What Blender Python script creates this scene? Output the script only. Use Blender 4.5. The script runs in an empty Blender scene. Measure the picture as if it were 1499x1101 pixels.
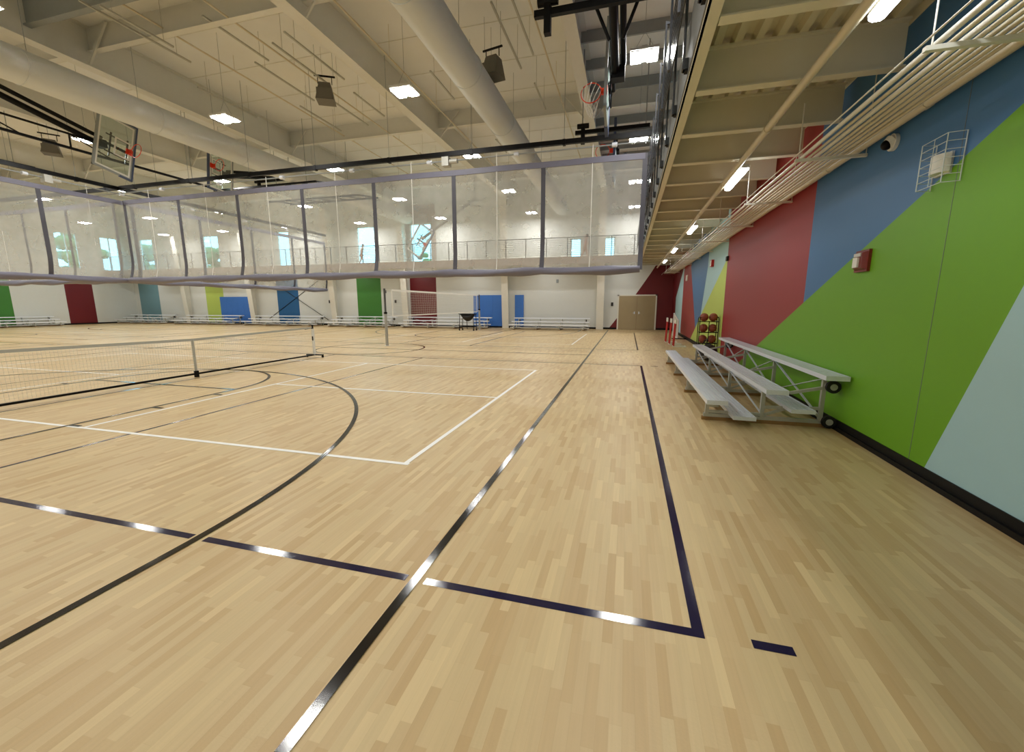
import bpy, bmesh, math, random
from mathutils import Vector, Matrix
random.seed(7)
sc = bpy.context.scene
C = sc.collection

# ---------------------------------------------------------------- camera
H_CAM = 1.5359
YAW, PITCH, ROLL, FPX = -0.268881, 0.170804, -0.000473, 607.2586
cam_d = bpy.data.cameras.new('camera')
cam = bpy.data.objects.new('camera', cam_d); C.objects.link(cam)
cam_d.sensor_fit = 'HORIZONTAL'; cam_d.sensor_width = 36.0
cam_d.lens = FPX / 1499.0 * 36.0
cam_d.clip_start = 0.05; cam_d.clip_end = 400
_f = Vector((math.sin(YAW) * math.cos(PITCH), math.cos(YAW) * math.cos(PITCH), -math.sin(PITCH)))
_r = Vector((math.cos(YAW), -math.sin(YAW), 0)); _u = _r.cross(_f)
_c, _s = math.cos(ROLL), math.sin(ROLL)
_R, _U = _r * _c + _u * _s, _u * _c - _r * _s
cam.matrix_world = Matrix(((_R.x, _U.x, -_f.x, 0), (_R.y, _U.y, -_f.y, 0), (_R.z, _U.z, -_f.z, H_CAM), (0, 0, 0, 1)))
sc.camera = cam

# ---------------------------------------------------------------- world, exposure
w = bpy.data.worlds.new('sky'); sc.world = w; w.use_nodes = True
bg = w.node_tree.nodes['Background']
bg.inputs['Color'].default_value = (0.30, 0.74, 1.0, 1)
bg.inputs['Strength'].default_value = 3.4
try: w.cycles.sampling_method = 'NONE'
except Exception: pass
sc.view_settings.view_transform = 'Standard'
sc.view_settings.look = 'None'
sc.view_settings.gamma = 1.0
sc.view_settings.use_curve_mapping = False
sc.view_settings.exposure = 0.66
HIGH_BAY = 102.0       # emission of the high bay lenses
STRIP = 12.5          # emission of the strip lights under the track
try:
    sc.cycles.max_bounces = 8; sc.cycles.diffuse_bounces = 5; sc.cycles.glossy_bounces = 3
    sc.cycles.transparent_max_bounces = 24; sc.cycles.sample_clamp_indirect = 2.0
    sc.cycles.use_adaptive_sampling = False
    sc.cycles.caustics_reflective = False; sc.cycles.caustics_refractive = False
except Exception:
    pass

# ---------------------------------------------------------------- helpers
def lin(c):
    c /= 255.0
    return c / 12.92 if c <= 0.04045 else ((c + 0.055) / 1.055) ** 2.4
def rgb(r, g, b): return (lin(r), lin(g), lin(b), 1)

def mat(name, col, rough=0.5, metal=0.0, var=0.06, scale=6.0, bump=0.0, spec=0.5, emit=None, es=0.0):
    m = bpy.data.materials.new(name); m.use_nodes = True
    nt = m.node_tree; N = nt.nodes; L = nt.links
    b = N['Principled BSDF']
    b.inputs['Roughness'].default_value = rough; b.inputs['Metallic'].default_value = metal
    b.inputs['Specular IOR Level'].default_value = spec
    tc = N.new('ShaderNodeTexCoord'); nz = N.new('ShaderNodeTexNoise')
    nz.inputs['Scale'].default_value = scale; nz.inputs['Detail'].default_value = 3
    L.new(tc.outputs['Object'], nz.inputs['Vector'])
    mx = N.new('ShaderNodeMix'); mx.data_type = 'RGBA'
    mx.inputs['A'].default_value = tuple(min(1, v * (1 + var)) for v in col[:3]) + (1,)
    mx.inputs['B'].default_value = tuple(v * (1 - var) for v in col[:3]) + (1,)
    L.new(nz.outputs['Fac'], mx.inputs['Factor']); L.new(mx.outputs['Result'], b.inputs['Base Color'])
    if bump:
        bp = N.new('ShaderNodeBump'); bp.inputs['Strength'].default_value = bump; bp.inputs['Distance'].default_value = 0.01
        L.new(nz.outputs['Fac'], bp.inputs['Height']); L.new(bp.outputs['Normal'], b.inputs['Normal'])
    if emit:
        b.inputs['Emission Color'].default_value = emit; b.inputs['Emission Strength'].default_value = es
    return m

M = {}
M['white_wall'] = mat('white_wall', rgb(218, 220, 216), 0.7, var=0.02)
M['cream'] = mat('cream_steel', rgb(222, 217, 196), 0.5, var=0.04)
M['ceil'] = mat('ceiling_liner', rgb(230, 232, 232), 0.75, var=0.05, scale=1.2)
M['duct'] = mat('duct_cloth', rgb(216, 222, 226), 0.7, var=0.03, scale=2)
M['steelpaint'] = mat('painted_girder', rgb(220, 220, 214), 0.5, var=0.03)
M['greysteel'] = mat('grey_steel', rgb(150, 156, 158), 0.45, var=0.05)
M['deck'] = mat('deck_cream', rgb(216, 209, 182), 0.5, var=0.05)
M['pipe'] = mat('painted_pipe', rgb(210, 200, 176), 0.35, var=0.04)
M['pipe_w'] = mat('pale_pipe', rgb(228, 225, 214), 0.3, var=0.04)
M['black'] = mat('black_metal', rgb(5, 5, 6), 0.45, var=0.1, spec=0.2)
M['rubber'] = mat('black_rubber', rgb(22, 22, 23), 0.6)
M['base_black'] = mat('cove_base', rgb(6, 5, 7), 0.5, spec=0.25)
M['alu'] = mat('aluminium', rgb(224, 230, 240), 0.4, 0.15, var=0.06, scale=30)
M['alu_d'] = mat('dull_aluminium', rgb(188, 188, 180), 0.45, 0.3, var=0.08, scale=20)
M['wood_skid'] = mat('wood_skid', rgb(150, 115, 70), 0.6, var=0.2, scale=12)
M['green'] = mat('green_paint', rgb(106, 164, 26), 0.5, var=0.02)
M['blue'] = mat('blue_paint', rgb(62, 112, 164), 0.45, var=0.02)
M['red'] = mat('red_paint', rgb(146, 38, 42), 0.45, var=0.02)
M['dred'] = mat('dark_red_paint', rgb(104, 6, 18), 0.5, var=0.03)
M['lb'] = mat('pale_blue_paint', rgb(168, 206, 216), 0.5, var=0.02)
M['lime'] = mat('lime_paint', rgb(184, 204, 96), 0.5, var=0.02)
M['teal'] = mat('teal_paint', rgb(112, 150, 160), 0.5, var=0.02)
M['navyp'] = mat('deep_blue_paint', rgb(24, 92, 146), 0.5, var=0.02)
M['greenp'] = mat('mid_green_paint', rgb(60, 126, 44), 0.5, var=0.02)
M['pad'] = mat('blue_vinyl_pad', rgb(58, 116, 200), 0.45, var=0.03)
M['door'] = mat('maple_door', rgb(164, 146, 112), 0.45, var=0.07, scale=3)
M['white'] = mat('white_plastic', rgb(232, 232, 228), 0.4, var=0.02)
M['wire'] = mat('white_wire', rgb(214, 222, 226), 0.35, var=0.02)
M['strip'] = mat('seam_vinyl', rgb(78, 78, 88), 0.5, var=0.05)
M['vinyl'] = mat('grey_vinyl', rgb(118, 118, 136), 0.5, var=0.07, scale=5)
M['rim'] = mat('orange_rim', rgb(226, 62, 30), 0.35, var=0.03)
M['alarm'] = mat('alarm_red', rgb(118, 36, 32), 0.35, var=0.03)
M['redp'] = mat('red_plastic', rgb(190, 30, 34), 0.35, var=0.03)
M['greyp'] = mat('grey_post', rgb(168, 170, 168), 0.4, var=0.04)
M['net'] = mat('net_cord', rgb(206, 204, 194), 0.7, var=0.02)
M['netw'] = mat('white_net', rgb(236, 236, 232), 0.7, var=0.02)
M['dnet'] = mat('pale_net_cord', rgb(206, 206, 200), 0.7, var=0.02)
M['tape'] = mat('grey_tape', rgb(176, 178, 172), 0.6, var=0.03)
M['speaker'] = mat('speaker_grey', rgb(112, 108, 98), 0.6, var=0.05)
M['railgrey'] = mat('rail_steel', rgb(96, 99, 102), 0.35, 0.4, var=0.05)
M['railmid'] = mat('rail_bar_steel', rgb(70, 72, 74), 0.22, 0.5, var=0.05)
M['raildark'] = mat('dark_rail_steel', rgb(44, 46, 50), 0.3, 0.4, var=0.05)
M['fascia'] = mat('fascia_grey', rgb(112, 116, 118), 0.55, var=0.04)
M['bluepad'] = mat('board_padding', rgb(70, 84, 118), 0.5, var=0.04)
M['skin'] = mat('skin', rgb(196, 150, 124), 0.55, var=0.04)
M['hair'] = mat('hair', rgb(70, 50, 40), 0.7)
M['shirt'] = mat('white_shirt', rgb(226, 226, 224), 0.8)
M['shorts'] = mat('tan_shorts', rgb(150, 118, 100), 0.8)
M['sweater'] = mat('dull_pink_top', rgb(176, 140, 138), 0.8)
M['leaf'] = mat('leaves', rgb(92, 130, 74), 0.8, var=0.4, scale=3)
M['bark'] = mat('bark', rgb(90, 74, 60), 0.9, var=0.3)
M['grass'] = mat('lawn', rgb(120, 150, 90), 0.9, var=0.2)
M['hb_body'] = mat('lamp_housing', rgb(210, 210, 206), 0.4)
M['hb_lens'] = mat('high_bay_lens', rgb(255, 255, 255), 0.4, emit=(1.0, 0.985, 0.945, 1), es=HIGH_BAY)
M['st_lens'] = mat('strip_lens', rgb(255, 255, 255), 0.4, emit=(0.97, 1.0, 1.0, 1), es=STRIP)
M['line_black'] = None

def glossline(name, col):
    m = mat(name, col, 0.10, spec=0.7, var=0.02)
    nt = m.node_tree; N = nt.nodes; L = nt.links; b = N['Principled BSDF']
    tc = N.new('ShaderNodeTexCoord'); nz = N.new('ShaderNodeTexNoise'); nz.inputs['Scale'].default_value = 260; nz.inputs['Detail'].default_value = 2
    L.new(tc.outputs['Object'], nz.inputs['Vector'])
    bp = N.new('ShaderNodeBump'); bp.inputs['Strength'].default_value = 0.10; bp.inputs['Distance'].default_value = 0.001
    L.new(nz.outputs['Fac'], bp.inputs['Height']); L.new(bp.outputs['Normal'], b.inputs['Normal'])
    return m
M['line_black'] = glossline('black_line', rgb(24, 21, 20))
M['line_navy'] = glossline('navy_line', rgb(22, 20, 58))
M['line_white'] = mat('white_line', rgb(250, 250, 246), 0.35, var=0.01)

def glass_mat(name, tint, mixf, rough=0.02):
    m = bpy.data.materials.new(name); m.use_nodes = True
    nt = m.node_tree; N = nt.nodes; L = nt.links
    out = N['Material Output']; N.remove(N['Principled BSDF'])
    t = N.new('ShaderNodeBsdfTransparent'); t.inputs['Color'].default_value = tint
    g = N.new('ShaderNodeBsdfGlossy'); g.inputs['Roughness'].default_value = rough
    mx = N.new('ShaderNodeMixShader'); mx.inputs[0].default_value = mixf
    L.new(t.outputs[0], mx.inputs[1]); L.new(g.outputs[0], mx.inputs[2]); L.new(mx.outputs[0], out.inputs['Surface'])
    return m
M['glass'] = glass_mat('window_glass', (0.9, 0.95, 0.95, 1), 0.06)
M['board_glass'] = glass_mat('backboard_glass', (0.86, 0.92, 0.9, 1), 0.10)

def curtain_mat():
    m = bpy.data.materials.new('curtain_mesh'); m.use_nodes = True
    nt = m.node_tree; N = nt.nodes; L = nt.links
    out = N['Material Output']; N.remove(N['Principled BSDF'])
    t = N.new('ShaderNodeBsdfTransparent')
    d = N.new('ShaderNodeBsdfDiffuse'); d.inputs['Color'].default_value = rgb(212, 213, 208)
    tr = N.new('ShaderNodeBsdfTranslucent'); tr.inputs['Color'].default_value = rgb(212, 213, 208)
    m1 = N.new('ShaderNodeMixShader'); m1.inputs[0].default_value = 0.45
    L.new(d.outputs[0], m1.inputs[1]); L.new(tr.outputs[0], m1.inputs[2])
    tc = N.new('ShaderNodeTexCoord'); nz = N.new('ShaderNodeTexNoise'); nz.inputs['Scale'].default_value = 2.2; nz.inputs['Detail'].default_value = 4
    L.new(tc.outputs['Object'], nz.inputs['Vector'])
    mr = N.new('ShaderNodeMapRange'); mr.inputs['From Min'].default_value = 0.3; mr.inputs['From Max'].default_value = 0.7
    mr.inputs['To Min'].default_value = 0.31; mr.inputs['To Max'].default_value = 0.40
    L.new(nz.outputs['Fac'], mr.inputs['Value'])
    m2 = N.new('ShaderNodeMixShader'); L.new(mr.outputs[0], m2.inputs[0])
    L.new(t.outputs[0], m2.inputs[1]); L.new(m1.outputs[0], m2.inputs[2]); L.new(m2.outputs[0], out.inputs['Surface'])
    return m
M['curtain'] = curtain_mat()

def floor_mat():
    m = bpy.data.materials.new('strip_floor'); m.use_nodes = True
    nt = m.node_tree; N = nt.nodes; L = nt.links; b = N['Principled BSDF']
    def math_(op, a, bb=None):
        n = N.new('ShaderNodeMath'); n.operation = op
        for i, v in enumerate((a, bb)):
            if v is None: continue
            if isinstance(v, (int, float)): n.inputs[i].default_value = v
            else: L.new(v, n.inputs[i])
        return n.outputs[0]
    tc = N.new('ShaderNodeTexCoord'); sp = N.new('ShaderNodeSeparateXYZ'); L.new(tc.outputs['Object'], sp.inputs[0])
    W_, L_ = 0.047, 0.36
    ux = math_('DIVIDE', sp.outputs['X'], W_); cx = math_('FLOOR', ux)
    wn = N.new('ShaderNodeTexWhiteNoise'); wn.noise_dimensions = '1D'; L.new(cx, wn.inputs['W'])
    off = math_('MULTIPLY', wn.outputs['Value'], 7.3)
    uy = math_('ADD', math_('DIVIDE', sp.outputs['Y'], L_), off); cy = math_('FLOOR', uy)
    cb = N.new('ShaderNodeCombineXYZ'); L.new(cx, cb.inputs[0]); L.new(cy, cb.inputs[1])
    wn2 = N.new('ShaderNodeTexWhiteNoise'); wn2.noise_dimensions = '2D'; L.new(cb.outputs[0], wn2.inputs['Vector'])
    cr = N.new('ShaderNodeValToRGB'); e = cr.color_ramp.elements
    e[0].position = 0; e[0].color = rgb(200, 168, 118); e[1].position = 1; e[1].color = rgb(224, 198, 148)
    for p_, c_ in ((0.25, rgb(207, 178, 130)), (0.6, rgb(214, 188, 140)), (0.8, rgb(212, 187, 139))):
        k = cr.color_ramp.elements.new(p_); k.color = c_
    L.new(wn2.outputs['Value'], cr.inputs[0])
    # wood grain stretched along the strips
    mp = N.new('ShaderNodeMapping'); mp.inputs['Scale'].default_value = (60, 2.2, 1); L.new(tc.outputs['Object'], mp.inputs[0])
    g = N.new('ShaderNodeTexNoise'); g.inputs['Scale'].default_value = 1.0; g.inputs['Detail'].default_value = 4; L.new(mp.outputs[0], g.inputs['Vector'])
    mx = N.new('ShaderNodeMix'); mx.data_type = 'RGBA'; mx.blend_type = 'MULTIPLY'; mx.inputs['Factor'].default_value = 0.16
    L.new(cr.outputs[0], mx.inputs['A']); L.new(g.outputs['Fac'], mx.inputs['B'])
    # thin seams
    fx = math_('FRACT', ux); sx = math_('LESS_THAN', fx, 0.035)
    fy = math_('FRACT', uy); sy = math_('LESS_THAN', fy, 0.004)
    sm = math_('MAXIMUM', sx, sy)
    mx2 = N.new('ShaderNodeMix'); mx2.data_type = 'RGBA'; mx2.blend_type = 'MULTIPLY'
    L.new(math_('MULTIPLY', sm, 0.10), mx2.inputs['Factor']); L.new(mx.outputs['Result'], mx2.inputs['A']); mx2.inputs['B'].default_value = rgb(150, 110, 60)
    L.new(mx2.outputs['Result'], b.inputs['Base Color'])
    b.inputs['Roughness'].default_value = 0.42; b.inputs['Specular IOR Level'].default_value = 0.5
    nz = N.new('ShaderNodeTexNoise'); nz.inputs['Scale'].default_value = 90; L.new(tc.outputs['Object'], nz.inputs['Vector'])
    bp = N.new('ShaderNodeBump'); bp.inputs['Strength'].default_value = 0.12; bp.inputs['Distance'].default_value = 0.004
    L.new(nz.outputs['Fac'], bp.inputs['Height']); L.new(bp.outputs['Normal'], b.inputs['Normal'])
    return m
M['floor'] = floor_mat()

def ball_mat():
    m = mat('basketball', rgb(150, 78, 56), 0.6, var=0.15, scale=60, bump=0.3)
    nt = m.node_tree; N = nt.nodes; L = nt.links; b = N['Principled BSDF']
    src = b.inputs['Base Color'].links[0].from_socket
    tc = N.new('ShaderNodeTexCoord'); sp = N.new('ShaderNodeSeparateXYZ'); L.new(tc.outputs['Object'], sp.inputs[0])
    def ab(s):
        a = N.new('ShaderNodeMath'); a.operation = 'ABSOLUTE'; L.new(s, a.inputs[0])
        l = N.new('ShaderNodeMath'); l.operation = 'LESS_THAN'; L.new(a.outputs[0], l.inputs[0]); l.inputs[1].default_value = 0.003
        return l.outputs[0]
    mxx = N.new('ShaderNodeMath'); mxx.operation = 'MAXIMUM'; L.new(ab(sp.outputs['X']), mxx.inputs[0]); L.new(ab(sp.outputs['Y']), mxx.inputs[1])
    mx = N.new('ShaderNodeMix'); mx.data_type = 'RGBA'; L.new(mxx.outputs[0], mx.inputs['Factor']); L.new(src, mx.inputs['A'])
    mx.inputs['B'].default_value = rgb(25, 20, 18); L.new(mx.outputs['Result'], b.inputs['Base Color'])
    return m
M['ball'] = ball_mat()

class MB:
    """collects boxes, bars and tubes as one mesh (world or thing coordinates)"""
    def __init__(s): s.v = []; s.f = []; s.mi = []; s.sm = []; s.cur = 0
    def add(s, vs, fs, smooth=False):
        n = len(s.v); s.v += [tuple(v) for v in vs]
        for f in fs: s.f.append([n + i for i in f]); s.mi.append(s.cur); s.sm.append(smooth)
        return s
    def box(s, a, b):
        x0, x1 = sorted((a[0], b[0])); y0, y1 = sorted((a[1], b[1])); z0, z1 = sorted((a[2], b[2]))
        return s.add([(x0, y0, z0), (x1, y0, z0), (x1, y1, z0), (x0, y1, z0), (x0, y0, z1), (x1, y0, z1), (x1, y1, z1), (x0, y1, z1)],
                     [(3, 2, 1, 0), (4, 5, 6, 7), (0, 1, 5, 4), (1, 2, 6, 5), (2, 3, 7, 6), (3, 0, 4, 7)])
    def bar(s, p, q, wd, ht, up=(0, 0, 1)):
        p, q = Vector(p), Vector(q); d = (q - p).normalized(); up = Vector(up)
        if abs(d.dot(up)) > 0.98: up = Vector((0, 1, 0))
        a = d.cross(up).normalized(); b_ = a.cross(d).normalized()
        vs = []
        for o in (p, q):
            for sx, sy in ((-1, -1), (1, -1), (1, 1), (-1, 1)): vs.append(o + a * (sx * wd / 2) + b_ * (sy * ht / 2))
        return s.add(vs, [(0, 1, 2, 3), (7, 6, 5, 4), (1, 0, 4, 5), (2, 1, 5, 6), (3, 2, 6, 7), (0, 3, 7, 4)])
    def tube(s, p, q, r, seg=10, r2=None, cap=True):
        p, q = Vector(p), Vector(q); r2 = r if r2 is None else r2
        d = (q - p).normalized(); up = Vector((0, 0, 1)) if abs(d.z) < 0.95 else Vector((0, 1, 0))
        a = d.cross(up).normalized(); b_ = a.cross(d).normalized(); vs = []
        for o, rr in ((p, r), (q, r2)):
            for i in range(seg):
                t = 2 * math.pi * i / seg; vs.append(o + (a * math.cos(t) + b_ * math.sin(t)) * rr)
        s.add(vs, [(i, i + seg, (i + 1) % seg + seg, (i + 1) % seg) for i in range(seg)], True)
        if cap:
            s.add(vs[:seg], [tuple(range(seg))]); s.add(vs[seg:], [tuple(reversed(range(seg)))])
        return s
    def path(s, pts, r, seg=8):
        pts = [Vector(p) for p in pts]; rings = []; prev = None
        for i, p in enumerate(pts):
            d = ((pts[i + 1] if i + 1 < len(pts) else p) - (pts[i - 1] if i else p)).normalized()
            if prev is None:
                up = Vector((0, 0, 1)) if abs(d.z) < 0.9 else Vector((1, 0, 0)); a = d.cross(up).normalized()
            else: a = (prev - d * prev.dot(d)).normalized()
            prev = a; b_ = d.cross(a)
            rings += [p + (a * math.cos(2 * math.pi * k / seg) + b_ * math.sin(2 * math.pi * k / seg)) * r for k in range(seg)]
        fs = [(i * seg + k, i * seg + (k + 1) % seg, (i + 1) * seg + (k + 1) % seg, (i + 1) * seg + k) for i in range(len(pts) - 1) for k in range(seg)]
        s.add(rings, fs, True); n = (len(pts) - 1) * seg
        s.add(rings[:seg], [tuple(reversed(range(seg)))]); s.add(rings[n:], [tuple(range(seg))])
        return s
    def ring(s, c, R, r, ax='z', seg=28, ts=8, a0=0, a1=2 * math.pi):
        pts = []
        full = abs(a1 - a0 - 2 * math.pi) < 1e-6
        for i in range(seg + (0 if full else 1)):
            t = a0 + (a1 - a0) * i / seg
            e = (math.cos(t), math.sin(t))
            o = {'z': (e[0], e[1], 0), 'y': (e[0], 0, e[1]), 'x': (0, e[0], e[1])}[ax]
            n = {'z': (0, 0, 1), 'y': (0, 1, 0), 'x': (1, 0, 0)}[ax]
            for k in range(ts):
                u = 2 * math.pi * k / ts
                pts.append(Vector(c) + Vector(o) * (R + r * math.cos(u)) + Vector(n) * (r * math.sin(u)))
        m = seg if full else seg; nr = len(pts) // ts
        fs = [((i % nr) * ts + k, (i % nr) * ts + (k + 1) % ts, ((i + 1) % nr) * ts + (k + 1) % ts, ((i + 1) % nr) * ts + k) for i in range(m) for k in range(ts)]
        return s.add(pts, fs, True)
    def sphere(s, c, r, seg=16, rings=10, sc_=(1, 1, 1)):
        vs = [Vector(c) + Vector((0, 0, r * sc_[2]))]
        for j in range(1, rings):
            t = math.pi * j / rings
            for i in range(seg):
                u = 2 * math.pi * i / seg
                vs.append(Vector(c) + Vector((r * sc_[0] * math.sin(t) * math.cos(u), r * sc_[1] * math.sin(t) * math.sin(u), r * sc_[2] * math.cos(t))))
        vs.append(Vector(c) - Vector((0, 0, r * sc_[2]))); fs = []
        for i in range(seg): fs.append((0, 1 + i, 1 + (i + 1) % seg))
        for j in range(rings - 2):
            for i in range(seg):
                a = 1 + j * seg + i; b_ = 1 + j * seg + (i + 1) % seg; fs.append((a, a + seg, b_ + seg, b_))
        l = len(vs) - 1
        for i in range(seg): fs.append((1 + (rings - 2) * seg + i, l, 1 + (rings - 2) * seg + (i + 1) % seg))
        return s.add(vs, fs, True)
    def loft(s, secs, smooth=False, closed=True):
        n = len(secs[0]); vs = [v for q in secs for v in q]
        fs = [(i * n + k, i * n + (k + 1) % n, (i + 1) * n + (k + 1) % n, (i + 1) * n + k) for i in range(len(secs) - 1) for k in range(n if closed else n - 1)]
        s.add(vs, fs, smooth)
        if closed: s.add(secs[0], [tuple(reversed(range(n)))]); s.add(secs[-1], [tuple(range(n))])
        return s
    def build(s, name, m, parent=None, org=None, flat=False):
        """origin at the parent's, else at the bottom centre of the mesh"""
        if org is None:
            if parent is not None: org = WLOC.get(parent.name, Vector((0, 0, 0)))
            else:
                xs, ys, zs = zip(*s.v); org = Vector(((min(xs) + max(xs)) / 2, (min(ys) + max(ys)) / 2, min(zs)))
        me = bpy.data.meshes.new(name)
        me.from_pydata([tuple(Vector(v) - Vector(org)) for v in s.v], [], s.f)
        for i, p in enumerate(me.polygons): p.material_index = s.mi[i]; p.use_smooth = s.sm[i]
        for mm in (m if isinstance(m, (list, tuple)) else [m]): me.materials.append(M[mm] if isinstance(mm, str) else mm)
        bm = bmesh.new(); bm.from_mesh(me); bmesh.ops.recalc_face_normals(bm, faces=bm.faces)
        if flat:
            bm.normal_update(); bmesh.ops.reverse_faces(bm, faces=[f_ for f_ in bm.faces if f_.normal.z < 0])
        bm.to_mesh(me); bm.free()
        o = bpy.data.objects.new(name, me); C.objects.link(o)
        if parent is not None:
            o.parent = parent; WLOC[o.name] = Vector(WLOC.get(parent.name, (0, 0, 0)))
        else:
            o.location = org; WLOC[o.name] = Vector(org)
        return o
WLOC = {}
def tag(o, label, cat, group=None, kind=None):
    o['label'] = label; o['category'] = cat
    if group: o['group'] = group
    if kind: o['kind'] = kind
    return o
def struct(o, label=None):
    o['kind'] = 'structure'
    if label: o['label'] = label
    return o
def thing(name, label, cat, loc=(0, 0, 0), group=None, kind=None, local=False):
    """an Empty at the thing's base; parts are given in world coordinates unless local=True"""
    o = bpy.data.objects.new(name, None); C.objects.link(o); o.location = loc; o.empty_display_size = 0.1
    WLOC[o.name] = Vector((0, 0, 0)) if local else Vector(loc)
    return tag(o, label, cat, group, kind)
def copy_tree(o, parent=None):
    c = o.copy(); C.objects.link(c); c.parent = parent
    for ch in [k for k in bpy.data.objects if k.parent == o]: copy_tree(ch, c)
    return c
NTH = ['first', 'second', 'third', 'fourth', 'fifth', 'sixth', 'seventh', 'eighth', 'ninth', 'tenth', 'eleventh', 'twelfth', 'thirteenth',
       'fourteenth', 'fifteenth', 'sixteenth', 'seventeenth', 'eighteenth', 'nineteenth', 'twentieth', 'twenty-first', 'twenty-second', 'twenty-third', 'twenty-fourth', 'twenty-fifth']

# ---------------------------------------------------------------- the room
XR, XL, YF, YB, ZC = 2.57, -41.6, 26.9, -4.0, 9.2
fl = MB().box((XL - .2, YB - .2, -0.1), (XR + .2, YF + .2, 0)).build('floor', 'floor', org=(0, 0, 0)); struct(fl)
struct(MB().box((XL - .2, YB - .2, ZC), (XR + .2, YF + .2, ZC + .15)).build('ceiling', 'ceil'))

def poly_wall(name, polys, axis, pos, thick, back_rect, mats):
    """painted wall: a mural of flat polygons on a thick wall; polys = (material index, [(u, z), ...])"""
    mb = MB()
    P = (lambda u, z: (pos, u, z)) if axis == 'x' else (lambda u, z: (u, pos, z))
    for mi, pl in polys:
        mb.cur = mi; mb.add([P(u, z) for u, z in pl], [tuple(range(len(pl)))])
    mb.cur = 0
    return mb, P
# right wall with its angular mural
H = ZC
mural = [(0, [(YB, 0), (4.336, 0), (3.04, 3.27), (3.04, H), (YB, H)]),
         (1, [(4.336, 0), (11.22, 0), (7.35, 1.56), (3.04, 3.27)]),
         (2, [(3.04, 3.27), (7.35, 1.56), (7.35, H), (3.04, H)]),
         (3, [(7.35, 1.56), (11.22, 0), (12.84, 0), (12.84, H), (7.35, H)]),
         (4, [(12.84, 0), (18.95, 0), (17.6, .62), (16.6, 1.12), (12.84, 2.8)]),
         (0, [(12.84, 2.8), (16.6, 1.12), (15.8, 2.8), (15.3, H), (12.84, H)]),
         (2, [(16.6, 1.12), (17.6, .62), (19.9, 3.1), (20.3, H), (15.3, H), (15.8, 2.8)]),
         (3, [(17.6, .62), (18.95, 0), (22.2, 0), (22.2, H), (20.3, H), (19.9, 3.1)]),
         (0, [(22.2, 0), (24.9, 0), (25.2, 1.9), (22.2, 3.4)]),
         (5, [(24.9, 0), (YF, 0), (YF, H), (22.2, H), (22.2, 3.4), (25.2, 1.9)])]
mb, P = poly_wall('w', mural, 'x', XR, .2, None, None)
mb.cur = 0; mb.box((XR + .004, YB, 0), (XR + .2, YF, ZC))
wr = mb.build('wall_right', ['lb', 'green', 'blue', 'red', 'lime', 'dred'], org=(XR, 0, 0)); struct(wr)
sm = MB()
for yy in (4.5, 12.84): sm.box((XR - .002, yy - .0025, .1), (XR, yy + .0025, ZC))
struct(sm.build('trim_1', 'fascia', wr))
bb = MB().box((XR - .012, YB, 0), (XR, YF, .125)); bb.box((XR - .035, YB, 0), (XR, YF, .045)); struct(bb.build('baseboard_right', 'base_black'))

# far wall: white panels, coloured stripes under the track, windows above it
def holed_wall(name, axis, pos, out, u0, u1, colours, holes, mats, skip=None, org=None):
    """colours: (ua, ub, za, zb, mi); holes: (ua, ub, za, zb)"""
    us = sorted({u0, u1} | {c[i] for c in colours for i in (0, 1)} | {h[i] for h in holes for i in (0, 1)})
    zs = sorted({0, ZC} | {c[i] for c in colours for i in (2, 3)} | {h[i] for h in holes for i in (2, 3)})
    mb = MB(); P = (lambda u, z, o=0: (pos + o, u, z)) if axis == 'x' else (lambda u, z, o=0: (u, pos + o, z))
    for a, b in zip(us, us[1:]):
        for c, d in zip(zs, zs[1:]):
            um, zm = (a + b) / 2, (c + d) / 2
            if any(h[0] < um < h[1] and h[2] < zm < h[3] for h in holes): continue
            if skip and skip(um, zm): continue
            mi = 0
            for q in colours:
                if q[0] < um < q[1] and q[2] < zm < q[3]: mi = q[4]
            mb.cur = mi; mb.add([P(a, c), P(b, c), P(b, d), P(a, d)], [(0, 1, 2, 3)])
            mb.cur = 0; mb.add([P(a, c, out), P(b, c, out), P(b, d, out), P(a, d, out)], [(3, 2, 1, 0)])
    for h in holes:      # reveals
        mb.cur = 0
        for (ua, za), (ub, zb) in (((h[0], h[2]), (h[1], h[2])), ((h[1], h[2]), (h[1], h[3])), ((h[1], h[3]), (h[0], h[3])), ((h[0], h[3]), (h[0], h[2]))):
            mb.add([P(ua, za), P(ub, zb), P(ub, zb, out), P(ua, za, out)], [(0, 1, 2, 3)])
    return mb
WZ0, WZ1 = 4.30, 6.98
far_win = [(-40.3, -38.8), (-33.3, -31.7), (-25.95, -24.85), (-18.95, -17.5), (-14.7, -13.1)]
small_win = [(-3.62, -2.95), (-1.66, -.92)]
holes = [(a, b, WZ0, WZ1) for a, b in far_win] + [(a, b, WZ0, 5.58) for a, b in small_win]
cols = [(-41.1, -38.8, 0, 3.83, 1), (-33.6, -31.75, 0, 3.83, 2), (-26.4, -24.4, 0, 3.83, 3), (-19.2, -17.2, 0, 3.83, 4), (-14.86, -12.85, 0, 3.83, 5),
        (-15.3, -13.0, 3.84, 8.0, 6)]
cols = cols[:-1] + [(-15.25, -12.75, 4.2, 8.2, 6)]
wedge_x0 = -1.2
mb = holed_wall('wall_far', 'y', YF, .22, XL, XR, cols + [(wedge_x0, XR, 0, 3.83, 0)], holes, None, skip=lambda u, z: u > wedge_x0 and z < 3.83)
mb.cur = 0; mb.add([(x, YF, z) for x, z in ((wedge_x0, 0), (-1.14, 0), (.4, 2.09), (1.25, 3.4), (1.5, 3.83), (wedge_x0, 3.83))], [(0, 1, 2, 3, 4, 5)])
mb.cur = 5; mb.add([(x, YF, z) for x, z in ((-1.14, 0), (XR, 0), (XR, 3.83), (1.5, 3.83), (1.25, 3.4), (.4, 2.09))], [(0, 1, 2, 3, 4, 5)])
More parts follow.
